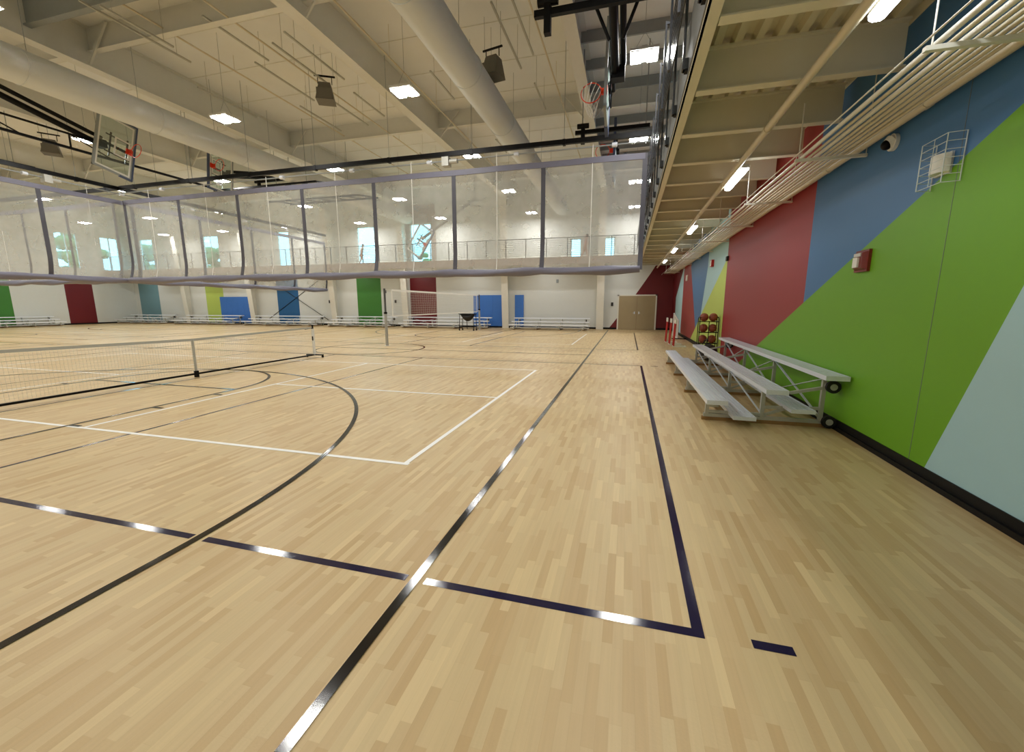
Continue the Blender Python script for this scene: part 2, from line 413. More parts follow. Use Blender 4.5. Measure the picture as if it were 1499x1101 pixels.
M['taupe'] = mat('taupe_recess', rgb(172, 160, 150), 0.7, var=0.03)
wf = mb.build('wall_far', ['white_wall', 'teal', 'lime', 'navyp', 'greenp', 'dred', 'taupe'], org=(0, YF, 0)); struct(wf)
# left wall
left_win = [(22.05, 23.45), (24.9, 26.2)]
cl = [(22.15, 23.9, 0, 3.4, 1), (17.6, 19.15, 0, 3.4, 2)]
mb = holed_wall('wall_left', 'x', XL, -.22, YB, YF, cl, [(a, b, WZ0, WZ1) for a, b in left_win] + [(a, b, WZ0, WZ1) for a, b in ((14.6, 16.0), (7.4, 8.8))], None)
wl = mb.build('wall_left', ['white_wall', 'dred', 'greenp'], org=(XL, 0, 0)); struct(wl)
struct(MB().box((XL, YB - .2, 0), (XR, YB, ZC)).build('wall_back', 'white_wall'))
bb = MB()
for a, b in ((XL, -.66), (1.72, XR)): bb.box((a, YF - .015, 0), (b, YF, .11))
struct(bb.build('baseboard_far', 'base_black'))
struct(MB().box((XL, YB, 0), (XL + .015, YF, .11)).build('baseboard_left', 'base_black'))

# windows
wn = 0
def window(axis, pos, a, b, z0, z1, sgn, mull):
    global wn; wn += 1
    P = (lambda u, d, z: (pos + d, u, z)) if axis == 'x' else (lambda u, d, z: (u, pos + d, z))
    t = thing('window_%d' % wn, 'tall window', 'window', P((a + b) / 2, 0, z0)); struct(t)
    del t['category'], t['label']
    f = MB(); d0, d1 = sgn * .06, sgn * .14
    for (ua, ub, za, zb) in ((a, a + .07, z0, z1), (b - .07, b, z0, z1), (a, b, z0, z0 + .07), (a, b, z1 - .07, z1)):
        f.box(P(ua, d0, za), P(ub, d1, zb))
    f.build('window_frame', 'white', t)
    MB().box(P(a + .06, sgn * .09, z0 + .06), P(b - .06, sgn * .10, z1 - .06)).build('pane', 'glass', t)
    if mull: MB().box(P((a + b) / 2 - .03, d0, z0 + .07), P((a + b) / 2 + .03, d1, z1 - .07)).build('mullion', 'white', t)
    return t
for a, b in far_win: window('y', YF, a, b, WZ0, WZ1, 1, False)
for a, b in small_win: window('y', YF, a, b, WZ0, 5.58, 1, False)
for a, b in left_win + [(14.6, 16.0), (7.4, 8.8)]: window('x', XL, a, b, WZ0, WZ1, -1, True)

# double door in the far wall
dr = thing('door_1', '', 'door', (.53, YF, 0)); del dr['category'], dr['label']; struct(dr)
f = MB(); f.box((-.62, YF - .05, 0), (-.54, YF, 2.12)); f.box((1.60, YF - .05, 0), (1.68, YF, 2.12)); f.box((-.62, YF - .05, 2.05), (1.68, YF, 2.12)); f.build('door_frame', 'pipe_w', dr)
for a, b, hx in ((-.54, .525, .40), (.535, 1.60, .66)):
    lf = MB().box((a, YF - .045, .01), (b, YF - .005, 2.05)).build('door_leaf', 'door', dr)
    h = MB(); h.box((hx - .03, YF - .062, .95), (hx + .03, YF - .045, 1.1)); h.bar((hx, YF - .08, 1.02), (hx + (.1 if hx > .5 else -.1), YF - .08, 1.02), .02, .02); h.build('door_handle', 'alu', lf)

# ---------------------------------------------------------------- court markings (parts of the floor)
def ribbon(mb, p, q, wd, z):
    p = Vector((p[0], p[1], 0)); q = Vector((q[0], q[1], 0)); d = (q - p).normalized(); n = Vector((-d.y, d.x, 0)) * wd / 2
    z += 0.0001 * (len(mb.f) % 12)
    lo = [p - n, q - n, q + n, p + n]
    mb.add([(v.x, v.y, z) for v in lo], [(0, 1, 2, 3)])
def arc(mb, c, R, a0, a1, wd, z, n=64):
    vs = []; z += .0013
    for i in range(n + 1):
        t = a0 + (a1 - a0) * i / n
        for r in (R - wd / 2, R + wd / 2): vs.append((c[0] + r * math.cos(t), c[1] + r * math.sin(t), z))
    mb.add(vs, [(2 * i, 2 * i + 1, 2 * i + 3, 2 * i + 2) for i in range(n)])
PI = math.pi
for ci, cx in enumerate((-8.71, -30.8)):
    bk, nv, wh = MB(), MB(), MB()
    ZB, ZN, ZW = .0046, .0006, .0022
    W = .053
    # basketball
    y0, y1, ym = .05, 25.65, 12.85
    for sx in (-1, 1): ribbon(bk, (cx + sx * 7.62, y0), (cx + sx * 7.62, y1), W, ZB)
    for y in (y0, ym, y1): ribbon(bk, (cx - 7.62, y), (cx + 7.62, y), W, ZB)
    arc(bk, (cx, ym), 1.83, 0, 2 * PI, W, ZB)
    for e, base in ((1, y0), (-1, y1)):
        hy = base + e * 1.6; ft = base + e * 5.79
        for sx in (-1, 1):
            ribbon(bk, (cx + sx * 6.02, base), (cx + sx * 6.02, hy), W, ZB)
            ribbon(bk, (cx + sx * 1.83, base), (cx + sx * 1.83, ft), .045, ZB)
            for k in (2.46, 3.42, 4.40, 5.36): ribbon(bk, (cx + sx * 1.83, base + e * k), (cx + sx * 2.03, base + e * k), .05, ZB)
        ribbon(bk, (cx - 1.83, ft), (cx + 1.83, ft), .045, ZB)
        arc(bk, (cx, hy), 6.02, 0 if e > 0 else PI, PI if e > 0 else 2 * PI, W, ZB, 96)
        arc(bk, (cx, ft), 1.83, 0 if e > 0 else PI, PI if e > 0 else 2 * PI, W, ZB)
    bk.build('basketball_line', 'line_black', fl, flat=True)['label'] = 'thin black basketball court lines'
    # volleyball
    for ya, yb in ((1.9, 10.9), (14.7, 23.7)):
        gaps = [cx + 7.62, cx + 6.02 if abs(ya - 1.9) < .1 or abs(yb - 23.7) < .1 else None]
        for y in (ya, yb):
            cut = [cx - 7.62, cx + 7.62]
            if y in (1.9, 23.7):
                dx = 6.02 if False else math.sqrt(max(0, 6.02 ** 2 - .25 ** 2)); cut += [cx - dx, cx + dx]
            xs = sorted([cx - 9.1, cx + 9.1] + [v for c_ in cut for v in (c_ - .055, c_ + .055)])
            for a, b in zip(xs[::2], xs[1::2]): ribbon(nv, (a, y), (b, y), W, ZN)
            for sx in (-1, 1): ribbon(nv, (cx + sx * 9.33, y), (cx + sx * 9.50, y), W, ZN)
        for sx in (-1, 1):
            ribbon(nv, (cx + sx * 9.1, ya - W / 2), (cx + sx * 9.1, yb + W / 2), W, ZN)
            ribbon(nv, (cx + sx * 3.0, ya), (cx + sx * 3.0, yb), .045, ZN)
        ribbon(nv, (cx, ya), (cx, yb), W, ZN)
    nv.build('volleyball_line', 'line_navy', fl, flat=True)['label'] = 'dark navy volleyball court lines'
    for ya, yb in ((3.41, 9.51), (16.05, 22.15)):
        for y in (ya, yb): ribbon(wh, (cx - 6.72, y + (.025 if y == ya else -.025)), (cx + 6.72, y + (.025 if y == ya else -.025)), W, ZW)
        for sx in (-1, 1):
            ribbon(wh, (cx + sx * 6.68, ya), (cx + sx * 6.68, yb), W, ZW); ribbon(wh, (cx + sx * 2.13, ya), (cx + sx * 2.13, yb), W, ZW)
            ribbon(wh, (cx + sx * 6.68, (ya + yb) / 2), (cx + sx * 2.13, (ya + yb) / 2), W, ZW)
    wh.build('pickleball_line', 'line_white', fl, flat=True)['label'] = 'white pickleball court lines'

# ---------------------------------------------------------------- frame of the hall
COLX = [-1.65, -7.75, -15.05, -20.95, -28.5, -35.3]
bayname = ['nearest the running track', 'second from the running track', 'third from the running track', 'fourth from the running track', 'fifth from the running track', 'farthest from the running track']
for i, x in enumerate(COLX):
    t = thing('roof_girder', 'deep cream steel roof girder running away overhead, %s' % bayname[i], 'beam', (x, 11, 8.15), 'steel roof girders')
    MB().box((x - .17, YB, 8.15), (x + .17, YF - .05, 8.18)).build('bottom_flange', 'steelpaint', t)
    MB().box((x - .012, YB, 8.18), (x + .012, YF - .05, ZC - .02)).build('web', 'steelpaint', t)
    MB().box((x - .17, YB, ZC - .02), (x + .17, YF - .05, ZC)).build('top_flange', 'steelpaint', t)
    for y in (2.0, 9.4, 16.8, 24.2):
        for s_ in (-1, 1): MB().bar((x + s_ * .1, y, 8.2), (x + s_ * .95, y, ZC - .05), .05, .05).build('brace', 'steelpaint', t)
    c = thing('wall_column', 'tapered white steel column on the far wall, %s' % bayname[i], 'column', (x, YF - .3, 0), 'steel columns on the far wall')
    m_ = MB(); yb_, yt_ = YF - .40, YF - 1.0
    m_.loft([[(x - .22, yb_, 0), (x + .22, yb_, 0), (x + .22, yb_ + .03, 0), (x - .22, yb_ + .03, 0)], [(x - .22, yt_, 8.15), (x + .22, yt_, 8.15), (x + .22, yt_ + .03, 8.15), (x - .22, yt_ + .03, 8.15)]]).build('inner_flange', 'pipe_w', c)
    m_ = MB(); m_.loft([[(x - .02, yb_ + .03, 0), (x + .02, yb_ + .03, 0), (x + .02, YF, 0), (x - .02, YF, 0)], [(x - .02, yt_ + .03, 8.15), (x + .02, yt_ + .03, 8.15), (x + .02, YF, 8.15), (x - .02, YF, 8.15)]]).build('web', 'pipe_w', c)
for i, (y, zb) in enumerate(((2.0, 8.57), (9.5, 8.57), (16.9, 8.57), (24.3, 8.57))):
    for j, (a, b) in enumerate(zip([XR] + COLX, COLX + [XL])):
        if i == 0 and j > 3: continue
        t = thing('cross_beam', 'pale cross beam under the white ceiling, %s row from the camera, in the %s bay from the right' % (NTH[i], NTH[j]), 'beam', ((a + b) / 2, y, zb), 'pale cross beams between the roof girders')
        MB().box((a - .02, y - .09, zb), (b + .02, y + .09, zb + .015)).build('flange', 'steelpaint', t)
        MB().box((a - .02, y - .01, zb + .015), (b + .02, y + .01, ZC)).build('web', 'steelpaint', t)
t = thing('strut_beam', 'grey steel beam crossing below the ceiling at the upper left corner', 'beam', (-11.4, 8.2, 8.5))
MB().box((COLX[2], 8.12, 8.5), (COLX[1], 8.28, 8.53)).build('flange', 'greysteel', t)
MB().box((COLX[2], 8.19, 8.53), (COLX[1], 8.21, ZC)).build('web', 'greysteel', t)
# purlins of the grey bay over the track
k = 0
for y in [3.2 + 1.45 * i for i in range(16)]:
    if min(abs(y - q) for q in (2.0, 9.5, 16.9, 24.3)) < .4: continue
    o = MB(); o.box((COLX[0] + .02, y - .03, 8.88), (XR, y + .03, 8.895)); o.box((COLX[0] + .02, y - .006, 8.895), (XR, y + .006, ZC)); o = o.build('purlin', 'greysteel')
    tag(o, 'grey roof purlin over the running track, %s from the camera' % NTH[k], 'beam', 'grey purlins over the running track'); k += 1
# faint seams of the liner
sm = MB()
for y in [1.2 + 1.85 * i for i in range(14)]: sm.box((XL, y - .012, ZC - .015), (COLX[0] - .2, y + .012, ZC))
struct(sm.build('trim_2', 'steelpaint'))
# round fabric ducts
for i, (x, nm) in enumerate(((-4.05, 'round grey fabric air duct right of centre along the ceiling'), (-14.3, 'round grey fabric air duct along the ceiling on the left side'))):
    t = thing('air_duct', nm, 'duct', (x, 11, 6.75))
    m_ = MB(); secs = []
    for y, r in ((YB + .05, .40), (25.6, .40), (25.95, .36), (26.1, .22)):
        secs.append([(x + r * math.cos(2 * PI * a / 28), y, 7.15 + r * math.sin(2 * PI * a / 28)) for a in range(28)])
    m_.loft(secs, True).build('duct_tube', 'duct', t)
    for y in [1.5 + 3.0 * q for q in range(9)]: MB().ring((x, y, 7.15), .405, .012, 'y', 28, 6).build('seam_band', 'duct', t)
    for y in [2.9 + 2.4 * q for q in range(10)]:
        MB().tube((x, y, 7.55), (x, y, ZC), .006, 5).build('hanger_wire', 'greysteel', t)
# thin channels hung below the liner
chan = [(-10.5, 10.2, 8.6, 2.0), (-9.3, 11.2, 8.3, 2.2), (-8.9, 11.3, 8.5, 2.4), (-9.9, 14.2, 8.3, 2.0), (-9.0, 14.0, 8.4, 1.8), (-11.4, 14.5, 8.4, 2.2), (-3.3, 11.6, 8.3, 2.8), (-2.9, 11.2, 8.5, 3.2),
        (-6.0, 13.5, 8.4, 1.8), (-12.6, 9.2, 8.5, 2.6), (-13.4, 12.4, 8.3, 2.2), (-11.8, 8.6, 8.2, 1.6), (-10.8, 12.2, 8.5, 2.4), (-3.1, 14.8, 8.3, 1.8), (-5.6, 18.6, 8.3, 1.6), (-9.4, 19.4, 8.3, 2.0), (-2.5, 8.4, 8.4, 1.6)]
for (x, y, z, l) in chan:
    t = thing('strut_channel', 'thin tan steel channel hung on wires below the white ceiling', 'steel channel', (x, y, z), 'thin channels hung below the ceiling')
    MB().box((x - .022, y - l / 2, z - .022), (x + .022, y + l / 2, z + .022)).build('channel', 'alu_d', t)
    for e in (-.35, .35): MB().tube((x, y + e * l, z), (x, y + e * l, ZC), .006, 5).build('hanger_wire', 'alu_d', t)
for i, (x0, y0, y1, z) in enumerate(((-6.75, -3.9, 24, 8.35), (-9.95, -3.9, 26, 8.6), (-2.55, -3.9, 24, 8.55), (-12.2, -3.9, 26, 8.75))):
    o = MB().tube((x0, y0, z), (x0, y1, z), .025, 8); 
    for y in [2.6 + 3 * q for q in range(8)]: o.tube((x0, y, z), (x0, y, ZC - .01), .006, 5)
    tag(o.build('sprinkler_pipe', 'pipe'), 'thin cream sprinkler pipe running away under the ceiling, %s from the right' % NTH[(1, 2, 0, 3)[i]], 'pipe', 'sprinkler pipes')

# ceiling speakers
sp = thing('ceiling_speaker', '', 'speaker', (0, 0, 0), 'boxy speakers hung from the ceiling', local=True)
m_ = MB(); m_.loft([[(-.26, -.24, 0), (.26, -.24, 0), (.26, .26, 0), (-.26, .26, 0)], [(-.16, -.1, .52), (.16, -.1, .52), (.16, .22, .52), (-.16, .22, .52)]]).build('cabinet', 'speaker', sp)
MB().box((-.22, -.252, .02), (.22, -.235, .3)).build('grille', 'speaker', sp)
m_ = MB(); m_.bar((-.2, 0, .5), (-.2, 0, .72), .02, .02); m_.bar((.2, 0, .5), (.2, 0, .72), .02, .02); m_.bar((-.3, 0, .72), (.3, 0, .72), .04, .04); m_.build('bracket', 'black', sp)
for e in (-.25, .25): MB().tube((e, 0, .72), (e, 0, 1.7), .006, 5).build('hanger_wire', 'greysteel', sp)
for i, (x, y, z, rz, lb) in enumerate(((-9.2, 11.95, 7.65, .5, 'grey box speaker hanging left of the middle light row'), (-3.85, 12.0, 7.65, -.2, 'grey box speaker hanging right of the round duct'), (-21.5, 11.8, 7.2, .9, 'grey box speaker hanging at the far left above the curtain'))):
    o = sp if i == 0 else copy_tree(sp); o.location = (x, y, z); o.rotation_euler = (0, 0, rz); o['label'] = lb

# high bay lights
hb = thing('high_bay_light', '', 'light', (0, 0, 0), 'square high bay lights under the ceiling', local=True)
m_ = MB()
m_.box((-.30, -.27, .03), (.30, .27, .08)); m_.box((-.06, -.2, .08), (.06, .2, .14)); m_.build('housing', 'hb_body', hb)
for s_ in (-1, 1):
    xa, xb = s_ * .175 - .105, s_ * .175 + .105
    m_ = MB().box((xa, -.23, .008), (xb, .23, .03)); m_.cur = 1
    m_.add([(xa, -.23, 0), (xb, -.23, 0), (xb, .23, 0), (xa, .23, 0)], [(3, 2, 1, 0)])
    m_.build('lens', ['hb_body', 'hb_lens'], hb)
M['hb_lens'].cycles.emission_sampling = 'FRONT'; M['st_lens'].cycles.emission_sampling = 'FRONT'
m_ = MB()
for s_ in (-1, 1): m_.tube((s_ * .26, 0, .08), (0, 0, .5), .004, 5)
m_.tube((0, 0, .5), (0, 0, 2.28), .005, 5); m_.build('hanger_wire', 'greysteel', hb)
LX = [.1 - 5.88 * i for i in range(7)]; LY = [.72, 5.65, 10.6, 15.5, 20.4, 25.35]
first = True
for j, y in enumerate(LY):
    for i, x in enumerate(LX):
        o = hb if first else copy_tree(hb); first = False
        o.location = (x, y, 6.9)
        o['label'] = 'bright high bay light, %s row out from the camera, %s from the running track side' % (NTH[j], NTH[i])

# ---------------------------------------------------------------- running track over the right side
EX = .50                       # outer edge
ZB = 3.83                      # underside of joists
tr = thing('running_track', 'raised running track along the mural wall with cream steel edge beam', 'running track', (1.5, 11, ZB), kind='structure')
m_ = MB(); pf = []              # corrugated deck, flutes along y
x = EX + .06; up = True
while x < XR - .001:
    pf += [(x, 4.26 if up else 4.33), (min(x + .075, XR), 4.26 if up else 4.33)]; x += .10; up = not up
secs = [[(a, YB, z) for a, z in pf], [(a, YF, z) for a, z in pf]]
m_.loft(secs, False, closed=False).build('corrugated_deck', 'deck', tr)
MB().box((EX, YB, 4.34), (XR, YF, 4.42)).build('deck_slab', 'greysteel', tr)
m_ = MB(); m_.box((EX, YB, ZB - .0), (EX + .11, YF, ZB + .018)); m_.box((EX, YB, ZB), (EX + .018, YF, 4.34)); m_.build('edge_beam', 'cream', tr)
MB().box((EX - .012, YB, ZB + .05), (EX, YF, 4.42)).build('fascia', 'fascia', tr)
k = 0
for y in [-2.05 + 1.245 * i for i in range(24)]:
    if y > YF - .3: break
    m_ = MB(); m_.box((EX + .12, y - .06, ZB), (XR - .06, y + .06, ZB + .014)); m_.box((EX + .019, y - .006, ZB + .014), (XR - .06, y + .006, 4.24)); m_.box((EX + .019, y - .06, 4.24), (XR - .06, y + .06, 4.26))
    tag(m_.build('floor_joist', 'cream'), 'cream steel joist under the running track, %s counted from behind the camera' % NTH[k], 'beam', 'cream joists under the running track'); k += 1
# railing of the right side track
rl = thing('track_railing', 'steel cable railing along the edge of the running track, seen from below', 'railing', (EX - .03, 11, 3.95))
for y in [-3.4 + 1.06 * i for i in range(27)]:
    m_ = MB(); m_.box((EX - .07, y - .035, 3.92), (EX - .045, y + .035, 5.48)); m_.box((EX - .06, y - .045, 3.92), (EX - .012, y + .045, 4.02)); m_.build('post', 'railmid', rl)
    m_ = MB(); m_.box((EX - .16, y + .86, 4.36), (EX - .135, y + .93, 5.5)); m_.box((EX - .15, y + .88, 5.47), (EX - .05, y + .91, 5.5)); m_.build('stanchion', 'raildark', rl)
    MB().box((EX - .045, y - .04, 3.905), (EX - .012, y + .04, 3.92)).build('end_plate', 'black', rl)
for z in [4.52 + .1 * i for i in range(9)]: MB().box((EX - .094, YB, z - .02), (EX - .08, 24.8, z + .02)).build('infill_bar', 'railmid', rl)
MB().tube((EX - .05, YB, 5.5), (EX - .05, 24.9, 5.5), .024, 8).build('top_rail', 'railgrey', rl)
# long conduit and strip lights under the track
m_ = MB().tube((1.56, YB, 3.66), (1.56, 26.4, 3.66), .042, 12)
for y in [1.2 + 2.49 * i for i in range(10)]: m_.tube((1.56, y, 3.66), (1.56, y, ZB), .006, 6); m_.tube((1.56, y - .02, 3.66), (1.56, y + .02, 3.66), .05, 12)
tag(m_.build('sprinkler_pipe', 'pipe'), 'thick cream pipe hung under the running track beside the strip lights', 'pipe')
sl = thing('strip_light', '', 'light', (0, 0, 0), 'strip lights under the running track', local=True)
MB().box((-.05, -.61, .045), (.05, .61, .1)).build('housing', 'hb_body', sl)
m_ = MB(); m_.loft([[(.055, y, .045), (.05, y, .015), (.025, y, 0), (-.025, y, 0), (-.05, y, .015), (-.055, y, .045)] for y in (-.6, .6)]).build('lens', 'st_lens', sl)
m_ = MB()
for e in (-.5, .5): m_.tube((0, e, .1), (0, e, .24), .005, 5)
m_.build('hanger_wire', 'greysteel', sl)
for i, y in enumerate((-1.3, 3.45, 8.25, 13.25, 18.0, 22.4)):
    o = sl if i == 0 else copy_tree(sl); o.location = (1.67, y, 3.59)
    o['label'] = 'bright strip light under the running track, %s along from the camera' % NTH[i - 1] if i else 'bright strip light under the running track, behind the camera'
for i, x in enumerate((-.4, -5.0, -9.85, -14.4, -19.3, -24.2, -29.1, -34.0, -38.9)):
    o = copy_tree(sl); o.location = (x, 25.6, 3.62); o.rotation_euler = (0, 0, PI / 2)
    o['label'] = 'strip light under the far track, %s from the right' % NTH[i]; o['group'] = 'strip lights under the far track'
# conduit rack along the mural wall
for i, (x, z, r, mm) in enumerate(((2.492, 3.305, .045, 'pipe'), (2.40, 3.285, .017, 'pipe'), (2.345, 3.285, .017, 'pipe'), (2.285, 3.285, .017, 'pipe'), (2.228, 3.285, .017, 'pipe'), (2.17, 3.285, .017, 'pipe'),
                                   (2.105, 3.29, .022, 'pipe_w'), (2.03, 3.285, .016, 'pipe'), (1.965, 3.30, .021, 'pipe_w'))):
    o = MB().tube((x, YB, z), (x, 26.2, z), r, 10)
    if i == 0:
        for y in [1.1 + 1.9 * q for q in range(12)]: o.tube((x, y - .03, z), (x, y + .03, z), r + .006, 10)
    tag(o.build('conduit', mm), 'cream conduit on the hanging rack by the mural wall, %s out from the wall' % NTH[i], 'pipe', 'conduits on the hanging rack')
o = MB().tube((1.80, YB, 3.23), (1.80, 26.2, 3.23), .007, 6); tag(o.build('cable', 'pipe_w'), 'thin pale cable strung along the inner side of the conduit rack', 'cable')
for i, y in enumerate([-.8 + 2.27 * q for q in range(12)]):
    t = thing('pipe_hanger', 'pale trapeze hanger carrying the conduits, %s counted from behind the camera' % NTH[i], 'hanger', (2.15, y, 3.22), 'trapeze hangers of the conduit rack')
    MB().box((1.84, y - .02, 3.205), (2.562, y + .02, 3.235)).build('channel', 'pipe_w', t)
    for x in (1.88, 2.553): MB().tube((x, y, 3.235), (x, y, ZB + .01 if x < 2 else 4.25), .006, 6).build('rod', 'pipe_w', t)

# far side track
ft = thing('running_track', 'raised running track along the far wall seen through the curtain', 'running track', (-20, 25.9, 3.85), kind='structure')
MB().box((XL, 24.9, 4.12), (EX - .02, YF, 4.25)).build('deck_slab', 'cream', ft)
MB().box((XL, 24.85, 3.85), (EX - .02, 24.9, 4.27)).build('fascia', 'taupe', ft)
for x in [-.6 - 2.4 * i for i in range(17)]: MB().box((x - .05, 24.9, 3.86), (x + .05, YF - .02, 4.12)).build('joist', 'cream', ft)
MB().box((XL, 25.56, 3.84), (EX - .02, 25.64, 3.865)).build('light_channel', 'cream', ft)
rl = thing('track_railing', 'grey steel railing with horizontal cables on the far track', 'railing', (-20, 24.9, 4.25))
for x in [.2 - 1.24 * i for i in range(34)]: MB().box((x - .022, 24.87, 4.0), (x + .022, 24.90, 5.32)).build('post', 'raildark', rl)
for z in [4.38 + .105 * i for i in range(9)]: MB().tube((XL, 24.865, z), (.38, 24.865, z), .011, 5).build('cable', 'raildark', rl)
MB().box((XL, 24.86, 5.32), (.38, 24.91, 5.36)).build('top_rail', 'raildark', rl)

# ---------------------------------------------------------------- divider curtains
def curtain(name, label, axis, pos, u0, u1, step, z0, z1, zp):
    """axis 'y': the sheet stands at y=pos and runs along x from u0 to u1"""
    sg = 1 if u1 > u0 else -1
    P = (lambda u, d, z: (u, pos + d, z)) if axis == 'y' else (lambda u, d, z: (pos + d, u, z))
    t = thing(name, label, 'curtain', P((u0 + u1) / 2, 0, z0))
    n = int(round(abs(u1 - u0) / step)); rnd = random.Random(int(abs(pos) * 10))
    def dep(u, z):
        k = max(0, (z0 + .9 - z) / .9)
        return .02 * math.sin(u * 2.1) + .05 * k * math.sin(u * 1.1 + 1) - .16 * k * k
    for i in range(n):
        a = u0 + sg * i * step; b = a + sg * step; m_ = MB(); nu, nz = 10, 14; vs = []
        for r in range(nz + 1):
            z = z0 + .12 + (z1 - .06 - z0 - .12) * r / nz
            for q in range(nu + 1):
                u = a + (b - a) * q / nu; vs.append(P(u, dep(u, z) + .008 * math.sin(9 * u + 3 * z) * (1 - r / nz), z))
        m_.add(vs, [(r * (nu + 1) + q, r * (nu + 1) + q + 1, (r + 1) * (nu + 1) + q + 1, (r + 1) * (nu + 1) + q) for r in range(nz) for q in range(nu)], True)
        m_.build('mesh_panel', 'curtain', t)
        um = (a + b) / 2
        m_ = MB(); pr = None
        for r in range(10):
            z = z0 + .1 + (zp - z0 - .1) * r / 9; p_ = P(um, dep(um, z) - .015, z)
            if pr: m_.bar(pr, p_, .022, .006)
            pr = p_
        m_.build('lift_strap', 'white', t)
    for i in range(n + 1):
        a = u0 + sg * i * step; m_ = MB(); vs = []
        for r in range(15):
            z = z0 + .08 + (z1 - z0 - .08) * r / 14
            for h in (-.065, .065): vs += [P(a + h, dep(a, z) - .012, z), P(a + h, dep(a, z) + .012, z)]
        fs = []
        for r in range(14):
            o = r * 4
            for p_, q_ in ((0, 2), (2, 3), (3, 1), (1, 0)): fs.append((o + p_, o + q_, o + 4 + q_, o + 4 + p_))
        m_.add(vs, fs).build('seam_strip', 'strip', t)
    m_ = MB(); secs = []
    nn = n * 4
    for i in range(nn + 1):
        u = u0 + (u1 - u0) * i / nn; secs.append([P(u, .02 * math.sin(u * 2.1) + dd, zz) for dd, zz in ((-.02, z1 - .16), (.02, z1 - .16), (.02, z1), (-.02, z1))])
    m_.loft(secs).build('top_border', 'vinyl', t)
    m_ = MB(); secs = []; seg = 14; nn = n * 16
    for i in range(nn + 1):
        u = u0 + (u1 - u0) * i / nn; ph = (abs(u - u0) / step) % 1.0
        sag = .05 * math.sin(PI * ph); rz = .10 + .014 * math.sin(u * 3.7) * math.sin(u * 1.3) + .022 * math.sin(PI * ph)
        secs.append([P(u, dep(u, z0 + .1) + .03 + .13 * math.cos(2 * PI * k_ / seg) * (1 + .15 * math.sin(3 * 2 * PI * k_ / seg + u * 2)), z0 + .10 - sag * .6 + rz * math.sin(2 * PI * k_ / seg) * (1 + .12 * math.sin(2 * 2 * PI * k_ / seg + u * 2.6))) for k_ in range(seg)])
    m_.loft(secs, True).build('bottom_hem', 'vinyl', t)
    return t
curtain('divider_curtain', 'pale mesh divider curtain raised across the hall in front of the far windows', 'y', 12.85, .28, -19.74, 2.86, 2.44, 5.66, 6.0)
curtain('divider_curtain', 'pale mesh divider curtain carrying on to the left behind the lengthwise one', 'y', 12.85, -20.4, -37.5, 2.85, 2.44, 5.66, 6.0)
curtain('divider_curtain', 'pale mesh divider curtain raised lengthwise on the left, meeting the cross curtain at a corner', 'x', -19.9, 24.6, 1.8, 2.85, 2.42, 5.66, 6.0)
def winch_pipe(name, label, axis, pos, a, b, z):
    P = (lambda u, d, z: (u, pos + d, z)) if axis == 'y' else (lambda u, d, z: (pos + d, u, z))
    t = thing(name, label, 'beam', P((a + b) / 2, 0, z))
    MB().box(P(a, -.05, z - .065), P(b, .05, z + .065)).build('beam', 'black', t)
    m_ = MB().tube(P(a, .0, z - .2), P(b, .0, z - .2), .022, 8).build('drive_shaft', 'greysteel', t)
    lo, hi = min(a, b), max(a, b); u = lo + .8; k = 0
    while u < hi - .3:
        if k % 2 == 0:
            m_ = MB().tube(P(u, 0, z + .05), P(u, 0, ZC), .008, 6).build('hanger_rod', 'greysteel', t)
            MB().box(P(u - .04, -.06, z - .09), P(u + .04, .06, z + .07)).build('clamp', 'black', t)
        else:
            MB().tube(P(u - .07, 0, z - .2), P(u + .07, 0, z - .2), .065, 12).build('pulley', 'alu', t)
        u += 1.42; k += 1
    um = (lo + hi) / 2 if axis == 'x' or hi < -15 else -5.65
    m_ = MB(); m_.box(P(um - .12, -.12, z - .36), P(um + .10, .12, z - .1)); m_.tube(P(um + .1, 0, z - .22), P(um + .36, 0, z - .22), .075, 12); m_.build('winch_motor', 'alu_d', t)
    return t
winch_pipe('curtain_beam', 'long black steel beam carrying the cross curtain', 'y', 12.85, .42, -19.82, 6.14)
winch_pipe('curtain_beam', 'black steel beam carrying the part of the cross curtain left of the corner', 'y', 12.85, -19.98, XL + .3, 6.14)
winch_pipe('curtain_beam', 'long black steel beam carrying the lengthwise curtain on the left', 'x', -19.9, 24.8, -3.5, 6.12)

